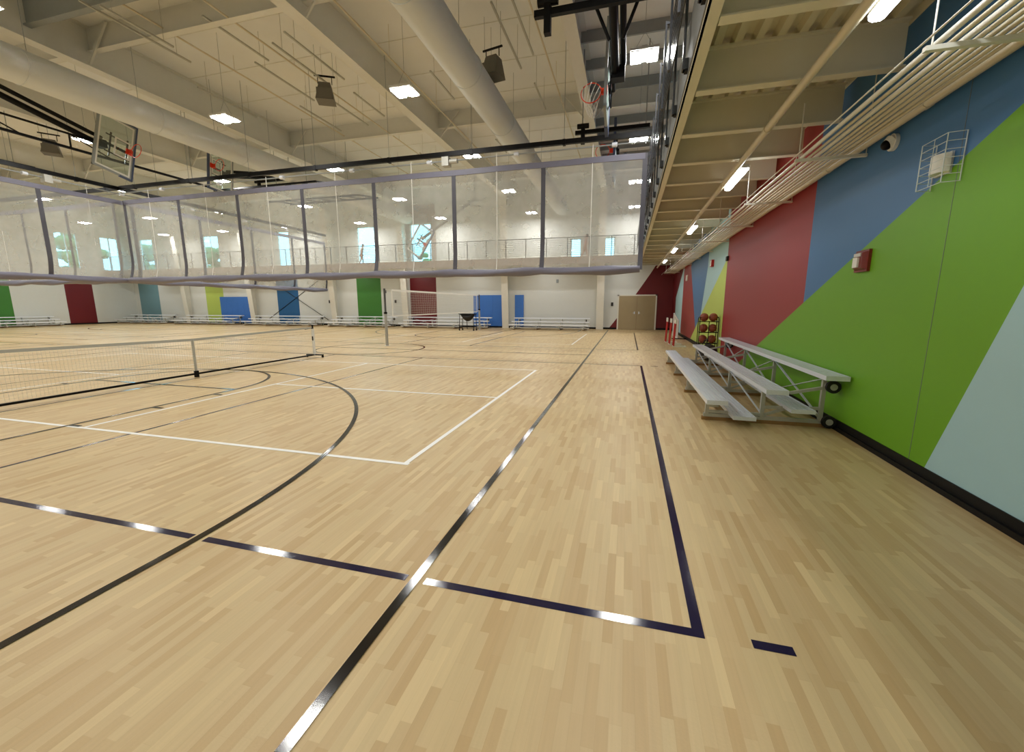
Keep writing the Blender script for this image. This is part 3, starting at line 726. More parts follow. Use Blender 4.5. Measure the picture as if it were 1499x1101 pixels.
# ---------------------------------------------------------------- basketball hoops, folded to the side
def make_hoop():
    t = thing('basketball_hoop', '', 'basketball hoop', (0, 0, 0), 'folded basketball hoops', local=True)
    # board in the local yz plane, centre at the origin, rim towards -x, local down = -z
    MB().box((-.006, -.90, -.52), (.006, .90, .52)).build('backboard', 'board_glass', t)
    f = MB()
    for a, b in (((-.02, -.93, -.55), (.035, -.87, .55)), ((-.02, .87, -.55), (.035, .93, .55)), ((-.02, -.93, .49), (.035, .93, .55)), ((-.02, -.93, -.55), (.035, .93, -.49))): f.box(a, b)
    f.build('board_frame', 'greysteel', t)
    f = MB(); f.box((-.035, -.95, -.58), (.045, .95, -.53)); f.box((-.035, -.95, -.58), (.045, -.90, -.2)); f.box((-.035, .90, -.58), (.045, .95, -.2)); f.build('edge_padding', 'bluepad', t)
    f = MB()
    for a, b in (((-.012, -.30, -.42), (-.007, -.25, .03)), ((-.012, .25, -.42), (-.007, .30, .03)), ((-.012, -.30, -.02), (-.007, .30, .03)), ((-.012, -.30, -.42), (-.007, .30, -.37))): f.box(a, b)
    f.build('target_square', 'white', t)
    f = MB()
    for a, b in (((-.012, -.86, -.49), (-.007, -.81, .49)), ((-.012, .81, -.49), (-.007, .86, .49)), ((-.012, -.86, .44), (-.007, .86, .49)), ((-.012, -.86, -.49), (-.007, .86, -.44))): f.box(a, b)
    f.build('border_line', 'white', t)
    r = MB().ring((-.38, 0, -.38), .229, .011, 'z', 32, 8).build('rim', 'rim', t)
    f = MB(); f.box((-.14, -.07, -.40), (-.01, .07, -.36)); f.box((-.03, -.09, -.50), (-.008, .09, -.30)); f.build('rim_bracket', 'rim', r)
    f = MB(); g = 12; rows = [(.225, 0), (.20, .10), (.165, .2), (.14, .3), (.125, .4)]
    for j in range(4):
        for i in range(g):
            a0 = 2 * PI * (i + (j % 2) * .5) / g
            for s_ in (-.5, .5):
                a1 = a0 + 2 * PI * s_ / g
                p_ = (-.38 + rows[j][0] * math.cos(a0), rows[j][0] * math.sin(a0), -.38 - rows[j][1]); q_ = (-.38 + rows[j + 1][0] * math.cos(a1), rows[j + 1][0] * math.sin(a1), -.38 - rows[j + 1][1])
                f.bar(p_, q_, .009, .009)
    nt_ = f
    f = MB()
    for s_ in (-.28, .28): f.bar((.05, s_, -.5), (.05, s_, .25), .03, .035)
    for z in (-.38, .1): f.bar((.08, -.4, z), (.08, .4, z), .035, .04)
    f.tube((.12, 0, -.4), (.12, 0, .3), .045, 12); f.build('back_frame', 'black', t)
    return t, nt_
hoop, netmb = make_hoop()
def hang_net(t, cx, cy, cz, sx):
    """net hanging straight down from a rim that stands on edge"""
    f = MB(); g = 12
    for j in range(5):
        for i in range(g):
            pts = []
            for jj, sh in ((j, (j % 2) * .5), (j + 1, (j % 2) * .5 + .5)):
                a = 2 * PI * (i + sh) / g; k = jj / 5.0; rr = .225 * (1 - .62 * k)
                pts.append((cx + rr * math.cos(a), cy + .05 * k, cz - .12 * k * (1 + .5 * math.cos(a)) - .34 * k + rr * math.sin(a) * (1 - .4 * k)))
            f.bar(pts[0], pts[1], .014, .014)
    return f
def place_hoop(i, loc, rx, rz, label):
    o = hoop if i == 0 else copy_tree(hoop)
    o.location = loc; o.rotation_euler = (rx, 0, rz); o['label'] = label
    return o
def mast(label, x, yb, zb, sgn, ybar, zbar):
    t = thing('hoop_mast', label, 'steel frame', (x, yb, zb), 'black folding masts of the hoops')
    y2, z2 = yb - sgn * 4.2, zb + 1.0
    for s_ in (-.06, .10): MB().tube((x + s_, yb, zb + (.16 if s_ > 0 else 0)), (x + s_, y2, z2 + (.16 if s_ > 0 else 0)), .06 if s_ > 0 else .085, 14).build('mast_tube', 'black', t)
    MB().box((x - .14, yb - .12, zb - .12), (x + .14, yb + .12, zb + .12)).build('pivot', 'black', t)
    d = 1 if ybar < yb else -1
    for s_ in ((-1, 1) if sgn > 0 else ()): MB().tube((x + s_ * .12, ybar + d * .45, zbar - .35), (x + s_ * .75, ybar - d * .1, zbar + .85), .03, 8).build('brace', 'black', t)
    MB().bar((x - 1.42, ybar, zbar), (x + .82, ybar, zbar), .09, .11).build('cross_bar', 'black', t)
    for s_ in (-1.2, .7): MB().tube((x + s_, ybar, zbar), (x + s_, ybar, ZC - .01), .016, 8).build('drop_rod', 'greysteel', t)
    m_ = MB(); m_.box((x - 1.24, ybar - .06, zbar - .34), (x - 1.12, ybar + .06, zbar + .16)); m_.tube((x - 1.36, ybar, zbar + .18), (x - 1.0, ybar, zbar + .18), .075, 10); m_.build('winch', 'black', t)
# rotation about x by +100 degrees turns local -z towards +y
place_hoop(0, (-.66, 10.3, 6.42), math.radians(80), 0, 'folded basketball hoop with orange rim and white net near the running track')
tag(hang_net(None, -.66 - .38, 10.3 + .38, 6.42 - .05, -1).build('basketball_net', 'netw'), 'white basketball net drooping from the rim near the running track', 'net')
place_hoop(1, (-16.7, 10.87, 6.76), math.radians(-77), PI, 'folded glass backboard with orange rim at the left, white target square showing')
place_hoop(2, (-.66, 15.5, 6.5), math.radians(-97), 0, 'folded basketball hoop beyond the curtain beam near the running track')
place_hoop(3, (-16.7, 14.7, 7.1), math.radians(97), PI, 'folded backboard beyond the corner of the two curtains')
mast('black folding mast holding the hoop near the running track', -.42, 10.0, 6.35, 1, 8.2, 6.62)
mast('black folding mast holding the left glass backboard', -16.95, 10.6, 6.75, 1, 7.6, 7.6)
mast('black folding mast behind the curtain beam near the running track', -.42, 15.8, 6.45, -1, 14.2, 6.85)
mast('black folding mast of the backboard beyond the curtain corner', -16.95, 15.1, 7.0, -1, 18.0, 7.6)
# far hoop tilted flat to the far wall
t = copy_tree(hoop); t.location = (-12.45, 24.0, 5.38); t.rotation_euler = (0, 0, 0)
t.rotation_euler = Matrix(((0, -math.cos(.96), math.sin(.96)), (1, 0, 0), (0, math.sin(.96), math.cos(.96)))).to_euler() if False else (0, 0, 0)
mt = Matrix.Rotation(math.radians(-56), 4, 'Y') @ Matrix.Rotation(math.radians(90), 4, 'Z')
t.rotation_euler = mt.to_euler(); t['label'] = 'backboard hanging diagonally before a far window behind the curtain'
t = thing('hoop_mast', 'grey arm rising to the right from the diagonal backboard', 'steel frame', (-12.4, 24.1, 5.4))
MB().tube((-12.4, 24.15, 5.5), (-8.9, 24.15, 7.6), .08, 12).build('mast_tube', 'greysteel', t)
m_ = MB(); m_.tube((-12.0, 24.15, 5.9), (-10.4, 24.15, 7.5), .03, 8); m_.tube((-10.4, 24.15, 7.5), (-8.0, 24.15, 7.1), .03, 8); m_.tube((-14.5, 24.15, 7.7), (-8.4, 24.15, 7.5), .03, 8); m_.build('brace', 'greysteel', t)
m_ = MB(); m_.tube((-8.9, 24.15, 7.6), (-8.9, 24.15, ZC - .01), .04, 8); m_.tube((-14.3, 24.15, 7.7), (-14.3, 24.15, ZC - .01), .03, 8); m_.build('drop_rod', 'greysteel', t)
# black lattice bars near the left hoop
for i, (x, y0, y1, z, lb) in enumerate(((-16.95, 1.0, 14.2, 6.34, 'long black lattice rail below the left backboard mast'), (-23.0, 2.0, 12.0, 6.9, 'black lattice rail at the far left above the lengthwise curtain'))):
    t = thing('lattice_rail', lb, 'steel frame', (x, (y0 + y1) / 2, z))
    MB().bar((x, y0, z), (x, y1, z), .07, .07).build('lower_chord', 'black', t)
    m_ = MB(); y = y0
    m_.bar((x, y0, z + .42), (x, y1 - 3.6, z + .42), .05, .05)
    while y < y1 - 3.6: m_.bar((x, y, z), (x, y, z + .42), .035, .035); m_.bar((x, y, z + .42), (x, y + 1.1, z), .03, .03); y += 2.2
    m_.build('web_bars', 'black', t)
    for yy in (y0 + 1, (y0 + y1) / 2, y1 - .6): MB().tube((x, yy, z), (x, yy, ZC), .012, 6).build('hanger_rod', 'greysteel', t)
for i, (y, z, x0, x1) in enumerate(((15.9, 6.7, -18.6, -13.0), (17.6, 6.5, -17.2, -12.2))):
    t = thing('lattice_rail', ('flat black lattice frame just above the cross curtain near its corner', 'black lattice frame farther behind the cross curtain corner')[i], 'steel frame', ((x0 + x1) / 2, y, z))
    m_ = MB(); m_.bar((x0, y, z), (x1, y, z), .07, .07); m_.bar((x0 + .6, y + .7, z), (x1 + .6, y + .7, z), .07, .07)
    for k in range(7): u = x0 + .3 + (x1 - x0 - .3) * k / 6; m_.bar((u, y, z), (u + .6, y + .7, z), .05, .05)
    m_.build('lattice', 'black', t)
    for u in (x0 + .5, x1 - .5): MB().tube((u, y, z), (u, y, ZC), .012, 6).build('hanger_rod', 'greysteel', t)

# ---------------------------------------------------------------- bleachers
M['alu_far'] = mat('lit_aluminium', rgb(244, 247, 252), 0.5, var=0.02)  # whiter copy of the aluminium: high bay light on the far bleachers painted in
def bleacher(label, L_, loc, rz, group, nfr=4, cat='bleachers'):
    """local: planks along +y from 0 to L_, front row at x=0, back at x=1.5"""
    t = thing('bleacher', label, cat, loc, group, local=True); t.rotation_euler = (0, 0, rz)
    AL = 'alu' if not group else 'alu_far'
    for x0, z in ((0, .33), (.66, .50), (1.27, .70)):
        m_ = MB(); m_.box((x0 + .012, .001, z - .030), (x0 + .233, L_ - .001, z - .012))
        for q in range(5): m_.box((x0 + .016 + q * .044, 0.003, z - .013), (x0 + .016 + q * .044 + .034, L_ - .003, z - .005))
        m_.box((x0, 0, z - .055), (x0 + .0119, L_, z)); m_.box((x0 + .2331, 0, z - .055), (x0 + .245, L_, z)); s_ = m_.build('seat_plank', AL, t)
        m_ = MB()
        for e in (-.0065, L_ + .0005): m_.box((x0 - .001, e, z - .056), (x0 + .246, e + .006, z + .001))
        m_.build('end_cap', 'alu', s_)
    for x0, z in ((.32, .14), (.95, .27)):
        m_ = MB(); m_.box((x0 + .012, .001, z - .025), (x0 + .248, L_ - .001, z - .008))
        for q in range(5): m_.box((x0 + .016 + q * .047, .003, z - .009), (x0 + .016 + q * .047 + .036, L_ - .003, z - .003))
        m_.box((x0, 0, z - .045), (x0 + .0119, L_, z)); m_.box((x0 + .2481, 0, z - .045), (x0 + .26, L_, z))
        fp = m_.build('foot_plank', AL, t); m_ = MB()
        for e in (-.0065, L_ + .0005): m_.box((x0, e, z - .046), (x0 + .261, e + .006, z + .001))
        m_.build('end_cap', AL, fp)
    ys = [.3 + (L_ - .6) * i / (nfr - 1) for i in range(nfr)]
    for y in ys:
        m_ = MB(); g = .045
        m_.bar((.02, y, .068), (1.42, y, .068), g, g)                                  # base rail
        for x, zt in ((.06, .275), (.72, .445), (1.38, .645)): m_.bar((x, y, .09), (x, y, zt), g, g)
        m_.bar((.06, y, .115), (.72, y, .115), g * .8, g * .8)
        m_.bar((.06, y, .20), (.2, y, .20), g * .8, g * .8)
        m_.bar((.74, y, .215), (1.36, y, .235), g * .8, g * .8)
        m_.bar((.72, y, .10), (1.0, y, .215), g * .7, g * .7)
        m_.bar((1.02, y, .42), (1.36, y, .50), g * .8, g * .8)
        m_.bar((1.24, y, .24), (1.38, y, .12), g * .7, g * .7)
        m_.build('frame', 'alu_d', t)
        MB().box((0, y - .03, .0), (1.45, y + .03, .045)).build('skid', 'wood_skid', t)
    m_ = MB()
    for a, b in zip(ys, ys[1:]):
        m_.bar((1.37, a, .62), (1.37, b, .12), .03, .008); m_.bar((1.375, a, .12), (1.375, b, .62), .03, .008)
        m_.bar((.72, a, .12), (.72, b, .40), .022, .008)
    m_.build('cross_brace', 'alu', t)
    for y in (ys[0], ys[-1]):
        for z in (.085, .53):
            w_ = MB().tube((1.455, y - .085, z), (1.455, y - .04, z), .078, 20).build('wheel', 'rubber', t)
            m_ = MB(); m_.tube((1.455, y - .09, z), (1.455, y - .035, z), .04, 14); m_.bar((1.38, y - .03, z + .02), (1.455, y - .03, z), .02, .04); m_.build('wheel_fork', 'alu_d', w_)
    return t
bleacher('aluminium three-row bleacher beside the green and red mural wall', 6.1, (1.03, 5.65, 0), 0, None)
for (xa, xb, lb) in ((-7.05, -2.2, 'low aluminium bleacher against the far wall, nearest to the maple double door'), (-14.7, -8.6, 'aluminium bleacher against the far wall in front of the red stripe'),
                     (-20.5, -15.6, 'aluminium bleacher against the far wall in front of the green stripe'), (-27.9, -21.6, 'aluminium bleacher against the far wall in front of the deep blue stripe'),
                     (-34.9, -29.2, 'aluminium bleacher against the far wall in front of the lime stripe'), (-41.2, -36.2, 'aluminium bleacher in the far left corner before the teal stripe')):
    # rotate so that the planks run along x with the front row towards the camera
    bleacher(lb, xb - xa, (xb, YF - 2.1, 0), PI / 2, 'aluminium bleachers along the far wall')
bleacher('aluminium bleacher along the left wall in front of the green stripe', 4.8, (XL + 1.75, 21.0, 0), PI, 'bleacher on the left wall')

# ---------------------------------------------------------------- pickleball net
px = -8.86
t = thing('pickleball_net', 'low portable pickleball net with black base bar stretched across the near court', 'net', (px, 6.6, 0))
ya, yb, ym = 2.75, 10.2, 6.67
def topz(y): return .80 + .07 * abs(y - ym) / 3.5
m_ = MB(); n = 150
for i in range(n + 1):
    y = ya + (yb - ya) * i / n; m_.bar((px, y, .09), (px, y, topz(y)), .0017, .0017)
for j in range(15):
    k = j / 15
    for a, b in ((ya, ym), (ym, yb)): m_.bar((px, a, .09 + k * (topz(a) - .09)), (px, b, .09 + k * (topz(b) - .09)), .0017, .0017)
m_.build('net_mesh', 'net', t)
m_ = MB()
for a, b in ((ya, ym), (ym, yb)): m_.bar((px, a, topz(a)), (px, b, topz(b)), .012, .05)
m_.build('top_tape', 'tape', t)
MB().bar((px, ya, .075), (px, yb, .075), .045, .035).build('base_bar', 'black', t)
m_ = MB(); m_.bar((px, ym, .12), (px, ym, topz(ym) - .01), .055, .02); m_.build('centre_strap', 'tape', t)
m_ = MB(); m_.box((px - .035, ym - .03, .0), (px + .035, ym + .03, .14)); m_.build('centre_foot', 'black', t)
for y in (ya, yb):
    pst = MB().tube((px, y, .08), (px, y, .84), .04, 14).build('end_post', 'white', t)
    m_ = MB(); m_.tube((px, y, .84), (px, y, .95), .024, 10); m_.bar((px, y, .86), (px - .02, y - .28 if y == yb else y + .28, .84), .02, .03); m_.build('post_head', 'black', pst)
    m_ = MB(); m_.box((px - .012, y - .045, .5), (px + .03, y - .035, .62)); m_.build('buckle', 'rubber', pst)
    m_ = MB(); m_.bar((px - .28, y, .075), (px + .30, y, .075), .045, .03)
    for s_ in (-.26, .28): m_.tube((px + s_, y - .014, .032), (px + s_, y + .014, .032), .032, 14)
    m_.build('wheeled_foot', 'black', t)

# ---------------------------------------------------------------- volleyball net and posts
vx = -8.72
for i, (y, lb) in enumerate(((13.86, 'grey volleyball post with black collar, nearer of the two'), (24.15, 'grey volleyball post by the far bleachers, behind the black ball cart'))):
    t = thing('volleyball_post', lb, 'post', (vx, y, 0), 'volleyball posts')
    MB().tube((vx, y, 0), (vx, y, 1.23), .052, 16).build('lower_tube', 'greyp', t)
    MB().tube((vx, y, 1.2), (vx, y, 2.12), .038, 14).build('upper_tube', 'railgrey', t)
    MB().tube((vx, y, 1.19), (vx, y, 1.26), .062, 16).build('collar', 'black', t)
    MB().tube((vx, y, 0), (vx, y, .012), .09, 20).build('floor_plate', 'alu', t)
    m_ = MB(); m_.box((vx - .02, y + (.04 if i == 0 else -.1), 1.95), (vx + .02, y + (.1 if i == 0 else -.04), 2.06)); m_.build('winch', 'railgrey', t)
t = thing('volleyball_net', 'volleyball net with white top tape stretched between the two grey posts', 'net', (vx, 19, 1.05))
y0, y1, z0, z1 = 14.35, 23.75, 1.10, 2.08
m_ = MB()
for i in range(95): y = y0 + .1 * i; m_.bar((vx, y, z0), (vx, y, z1), .005, .005)
for j in range(1, 10): m_.bar((vx, y0, z0 + .1 * j), (vx, y1, z0 + .1 * j), .005, .005)
m_.build('net_mesh', 'dnet', t)
m_ = MB(); m_.box((vx - .006, y0, z1 - .04), (vx + .006, y1, z1 + .03)); m_.build('top_tape', 'netw', t)
m_ = MB(); m_.box((vx - .006, y0, z0 - .025), (vx + .006, y1, z0 + .02)); m_.build('bottom_tape', 'netw', t)
for y in (y0, y1): MB().box((vx - .008, y - .03, z0), (vx + .008, y + .03, z1)).build('side_tape', 'netw', t)
m_ = MB(); m_.tube((vx, 13.9, 2.06), (vx, y0, z1), .006, 6); m_.tube((vx, 13.9, 1.2), (vx, y0, z0), .006, 6); m_.tube((vx, 24.1, 2.06), (vx, y1, z1), .006, 6); m_.tube((vx, 24.1, 1.2), (vx, y1, z0), .006, 6); m_.build('tension_cord', 'netw', t)

# black ball cart
cx_, cy_ = -9.2, 23.45
t = thing('ball_cart', 'black ball cart with sagging fabric hammock beside the far volleyball post', 'ball cart', (cx_, cy_, 0))
m_ = MB()
for sx in (-.45, .45):
    for sy in (-.25, .25): m_.tube((cx_ + sx * 1.02, cy_ + sy, .1), (cx_ + sx * .92, cy_ + sy, .98), .02, 8)
for sy in (-.25, .25): m_.tube((cx_ - .5, cy_ + sy, .98), (cx_ + .48, cy_ + sy, .98), .018, 8); m_.tube((cx_ - .46, cy_ + sy, .22), (cx_ + .46, cy_ + sy, .22), .018, 8)
for sx in (-.46, .46): m_.tube((cx_ + sx, cy_ - .25, .22), (cx_ + sx, cy_ + .25, .22), .018, 8); m_.tube((cx_ + sx * .92, cy_ - .25, .98), (cx_ + sx * .92, cy_ + .25, .98), .018, 8)
m_.tube((cx_ + .05, cy_ - .25, .1), (cx_ + .03, cy_ - .25, .6), .02, 8)
m_.build('frame', 'black', t)
secs = []
for i in range(11):
    u = -1 + 2 * i / 10; zz = .96 - .42 * (1 - u * u) ** .6
    secs.append([(cx_ + .40 * u, cy_ - .24, .96), (cx_ + .40 * u, cy_ - .16, (zz + .96) / 2 - .1 * (1 - u * u)), (cx_ + .40 * u, cy_, zz), (cx_ + .40 * u, cy_ + .16, (zz + .96) / 2 - .1 * (1 - u * u)), (cx_ + .40 * u, cy_ + .24, .96), (cx_ + .40 * u, cy_, zz + .02)])
MB().loft(secs, True).build('hammock', 'rubber', t)
for sx in (-.45, .45):
    for sy in (-.25, .25): MB().tube((cx_ + sx, cy_ + sy - .012, .05), (cx_ + sx, cy_ + sy + .012, .05), .05, 14).build('wheel', 'rubber', t)
tag(MB().sphere((cx_ - .16, cy_ - .02, .83), .105).build('volleyball', 'white', org=(cx_ - .16, cy_ - .02, .83)), 'white volleyball lying in the black ball cart', 'ball')

# basketball rack by the wall
bx, by = 2.28, 13.25
t = thing('ball_rack', 'black wire rack of basketballs by the lime wall behind the bleacher', 'rack', (bx, by, 0))
m_ = MB(); RX, RY = .25, .14
for sx in (-RX, RX):
    for sy in (-RY, RY): m_.path([(bx + sx, by + sy, .06), (bx + sx, by + sy, 1.12), (bx + sx * .93, by + sy * .9, 1.17)], .012, 8)
    m_.tube((bx + sx * .93, by - .12, 1.17), (bx + sx * .93, by + .12, 1.17), .012, 8)
    for z in (.12, .42, .74, 1.05): m_.tube((bx + sx, by - RY, z), (bx + sx, by + RY, z), .009, 6)
m_.tube((bx, by - RY, .06), (bx, by - RY, 1.06), .012, 8)
for z in (.12, .42, .74, 1.05):
    for sy in (-RY, -.07, .07, RY): m_.tube((bx - RX, by + sy, z - .01), (bx + RX, by + sy, z - .01), .008, 6)
m_.build('frame', 'black', t)
for sx in (-RX, RX):
    for sy in (-RY, RY): MB().tube((bx + sx - .012, by + sy, .03), (bx + sx + .012, by + sy, .03), .03, 12).build('caster', 'rubber', t)
b0 = MB().sphere((0, 0, 0), .12, 20, 12).build('basketball', 'ball', org=(0, 0, 0)); n = 0
for k, (z, tier) in enumerate(((1.165, 'top'), (.855, 'second'), (.535, 'third'), (.235, 'bottom'))):
    for sy, sd in ((-.125, 'left one'), (.125, 'right one')):
        o = b0 if n == 0 else b0.copy()
        if n: C.objects.link(o)
        n += 1; o.location = (bx + sy * .985, by, z); o.rotation_euler = (n * .7, n * 1.1, n)
        tag(o, 'brown basketball on the %s shelf of the black rack, %s of its pair' % (tier, sd), 'ball', 'basketballs on the rack')
# dark bag slumped behind the bleacher
m_ = MB(); secs = []
for i in range(9):
    u = -1 + 2 * i / 8; r = math.sqrt(max(.04, 1 - u * u))
    secs.append([(2.17 + .24 * r * math.cos(2 * PI * k / 14) * (1 + .1 * math.sin(3 * k)), 12.35 + .33 * u, .24 + .23 * r * math.sin(2 * PI * k / 14) * (1 + .07 * math.sin(5 * k + i))) for k in range(14)])
t = thing('sports_bag', 'black sports bag slumped at the foot of the basketball rack', 'bag', (2.17, 12.35, 0))
m_.loft(secs, True).build('bag_body', 'rubber', t)
MB().path([(2.05, 12.15, .42), (2.1, 12.2, .56), (2.14, 12.35, .6), (2.1, 12.5, .56), (2.05, 12.55, .42)], .013).build('strap', 'rubber', t)

# hurdles and white goal on the way to the far corner
def hurdle(x, y, lb):
    t = thing('training_hurdle', lb, 'hurdle', (x, y, 0), 'red and white hurdles', local=True)
    for s_ in (-.17, .17):
        MB().tube((0, s_, .03), (.03, s_, .84), .022, 10).build('upright', 'redp', t)
        MB().tube((.026, s_, .84), (.03, s_, 1.0), .025, 10).build('upright_cap', 'white', t)
    m_ = MB(); m_.box((.015, -.22, .88), (.04, .22, .97)); m_.build('crossbar', 'white', t)
    m_ = MB()
    for s_ in (-.2, .2): m_.bar((-.02, s_, .015), (.42, s_, .015), .03, .03)
    m_.bar((.42, -.2, .015), (.42, .2, .015), .03, .03); m_.bar((0, -.2, .015), (0, .2, .015), .03, .03); m_.build('base', 'white', t)
hurdle(1.68, 16.35, 'red and white hurdle nearest to the bleacher')
hurdle(1.62, 17.25, 'middle one of the three red and white hurdles')
hurdle(1.56, 18.2, 'red and white hurdle farthest from the bleacher')
t = thing('portable_goal', 'white framed net panel standing before the pale blue stripe of the mural wall', 'goal', (2.2, 20.8, 0))
gy0, gy1, gx = 19.9, 21.9, 2.2
m_ = MB(); m_.tube((gx, gy0, 0.02), (gx, gy0, .80), .025, 10); m_.tube((gx, gy1, .02), (gx, gy1, 1.1), .025, 10); m_.tube((gx, gy0, .80), (gx, gy1, 1.1), .03, 10); m_.tube((gx, gy0, .03), (gx, gy1, .03), .025, 10); m_.build('frame', 'white', t)
m_ = MB()
for i in range(20): y = gy0 + (gy1 - gy0) * i / 19; m_.bar((gx, y, .03), (gx, y, .80 + .3 * i / 19), .012, .012)
for j in range(10): m_.bar((gx, gy0, .06 + .075 * j), (gx, gy1, .06 + .1 * j), .012, .012)
m_.build('net', 'netw', t)
m_ = MB(); m_.tube((gx - .25, gy0, .03), (gx + .3, gy0 - .1, .03), .018, 8); m_.tube((gx + .27, gy0 - .13, .03), (gx + .33, gy0 - .07, .03), .028, 10); m_.build('foot', 'rubber', t)

# ---------------------------------------------------------------- things on the mural wall
t = thing('fire_alarm', 'red and white fire alarm strobe on the green part of the mural wall', 'fire alarm', (XR, 5.76, 1.9))
m_ = MB(); m_.box((XR - .03, 5.62, 1.90), (XR, 5.90, 2.14)); m_.build('back_plate', 'alarm', t)
m_ = MB(); m_.loft([[(XR - .03, 5.64, 1.92), (XR - .03, 5.88, 1.92), (XR - .03, 5.88, 2.12), (XR - .03, 5.64, 2.12)], [(XR - .065, 5.67, 1.94), (XR - .065, 5.85, 1.94), (XR - .065, 5.85, 2.11), (XR - .065, 5.67, 2.11)]]).build('housing', 'alarm', t)
MB().box((XR - .085, 5.73, 1.95), (XR - .065, 5.83, 2.06)).build('strobe_lens', 'white', t)
MB().box((XR - .075, 5.70, 2.07), (XR - .065, 5.84, 2.105)).build('speaker_slot', 'hb_body', t)
t = thing('wire_guard', 'white wire cage on the blue and green mural wall with a white box inside', 'wire cage', (XR, 4.7, 2.5))
gx0, ga, gb, z0, z1 = XR - .125, 4.44, 4.79, 2.53, 2.91
m_ = MB(); r = .003
for j in range(7):
    z = z0 + (z1 - z0) * j / 6; m_.path([(XR - .005, ga, z), (gx0, ga + .02, z), (gx0, gb - .02, z), (XR - .005, gb, z)], r, 6)
for p_ in ((XR - .01, ga), (gx0, ga + .02), (gx0, gb - .02), (XR - .01, gb)): m_.tube((p_[0], p_[1], z0), (p_[0], p_[1], z1), r * 1.6, 6)
m_.tube((gx0, (ga + gb) / 2, z0), (gx0, (ga + gb) / 2, z1), r, 6)
m_.build('cage', 'wire', t)
m_ = MB(); secs = []
for i in range(9):
    a = PI * i / 8; secs.append([(XR - .02 - .075 * math.sin(a), 4.66 - .10 * math.cos(a), z) for z in (2.64, 2.79)])
o = MB(); pts = [q for s_ in secs for q in s_]; o.add(pts, [(2 * i, 2 * i + 1, 2 * i + 3, 2 * i + 2) for i in range(8)], True)
o.add([s_[0] for s_ in secs], [tuple(range(9))]); o.add([s_[1] for s_ in secs], [tuple(range(9))]); o.box((XR - .02, 4.57, 2.63), (XR, 4.75, 2.80))
tag(o.build('wall_horn', 'white', org=(XR, 4.66, 2.63)), 'small white rounded box mounted on the wall inside the wire cage', 'wall speaker')
t = thing('dome_camera', 'white dome security camera on the blue mural wall below the conduits', 'camera', (XR, 5.48, 3.1))
m_ = MB(); m_.tube((XR, 5.48, 3.175), (XR - .035, 5.48, 3.175), .082, 24); m_.tube((XR - .035, 5.48, 3.175), (XR - .07, 5.48, 3.155), .074, 24, .055); m_.build('base_ring', 'white', t)
MB().sphere((XR - .072, 5.48, 3.155), .05, 18, 12).build('lens_dome', 'black', t)
t = thing('exit_sign', 'small red lit sign box on the pale blue part of the mural wall', 'sign', (XR, 14.9, 2.75))
MB().box((XR - .08, 14.75, 2.72), (XR, 15.0, 2.93)).build('sign_box', 'redp', t); MB().box((XR - .085, 14.78, 2.74), (XR - .08, 14.97, 2.91)).build('sign_face', 'white', t)
o = MB().box((XR - .05, 12.7, 2.70), (XR, 12.86, 2.82)).build('junction_box', 'rubber'); tag(o, 'small dark box at the edge of the red and pale blue mural parts', 'wall box')
o = MB().box((XR - .05, 20.7, 2.60), (XR, 21.1, 2.85)).build('junction_box', 'white'); tag(o, 'small white box high on the far dark red part of the mural', 'wall box')

# far wall: pads, boxes, brace rods
for (a, b, lb) in ((-32.1, -28.55, 'wide blue wall pad behind the lime stripe bleacher'), (-35.95, -35.45, 'narrow blue column pad at the far left'), (-10.1, -8.05, 'wide blue wall pad behind the far volleyball post'), (-7.2, -6.6, 'narrow blue wall pad left end of the bleacher nearest the doors')):
    n = max(1, int(round((b - a) / .6))); m_ = MB()
    for i in range(n):
        u = a + (b - a) * i / n; m_.box((u + .004, YF - .07, .1), (u + (b - a) / n - .004, YF - .016, 2.15))
    tag(m_.build('wall_pad', 'pad'), lb, 'wall pad', 'blue wall pads on the far wall')
for (x, z, c_, lb) in ((-21.6, 1.75, 'rubber', 'small dark wall box left of the green stripe under the track'), (-16.05, 1.75, 'rubber', 'small dark wall box between the green and red stripes'), (-4.4, 3.0, 'greysteel', 'small grey sensor high between two columns under the track'), (-.95, 1.55, 'rubber', 'small dark switch plate left of the maple double door')):
    tag(MB().box((x - .07, YF - .05, z - .11), (x + .07, YF, z + .11)).build('wall_box', c_), lb, 'wall box')
for i, (p_, q_) in enumerate((((-27.4, YF - .03, .4), (-21.8, YF - .03, 3.7)), ((-27.4, YF - .075, 3.7), (-21.8, YF - .075, .4)))):
    tag(MB().tube(p_, q_, .02, 6).build('brace_rod', 'rubber'), ('dark brace rod rising to the right across the deep blue stripe', 'dark brace rod falling to the right across the deep blue stripe')[i], 'rod', 'crossed brace rods')

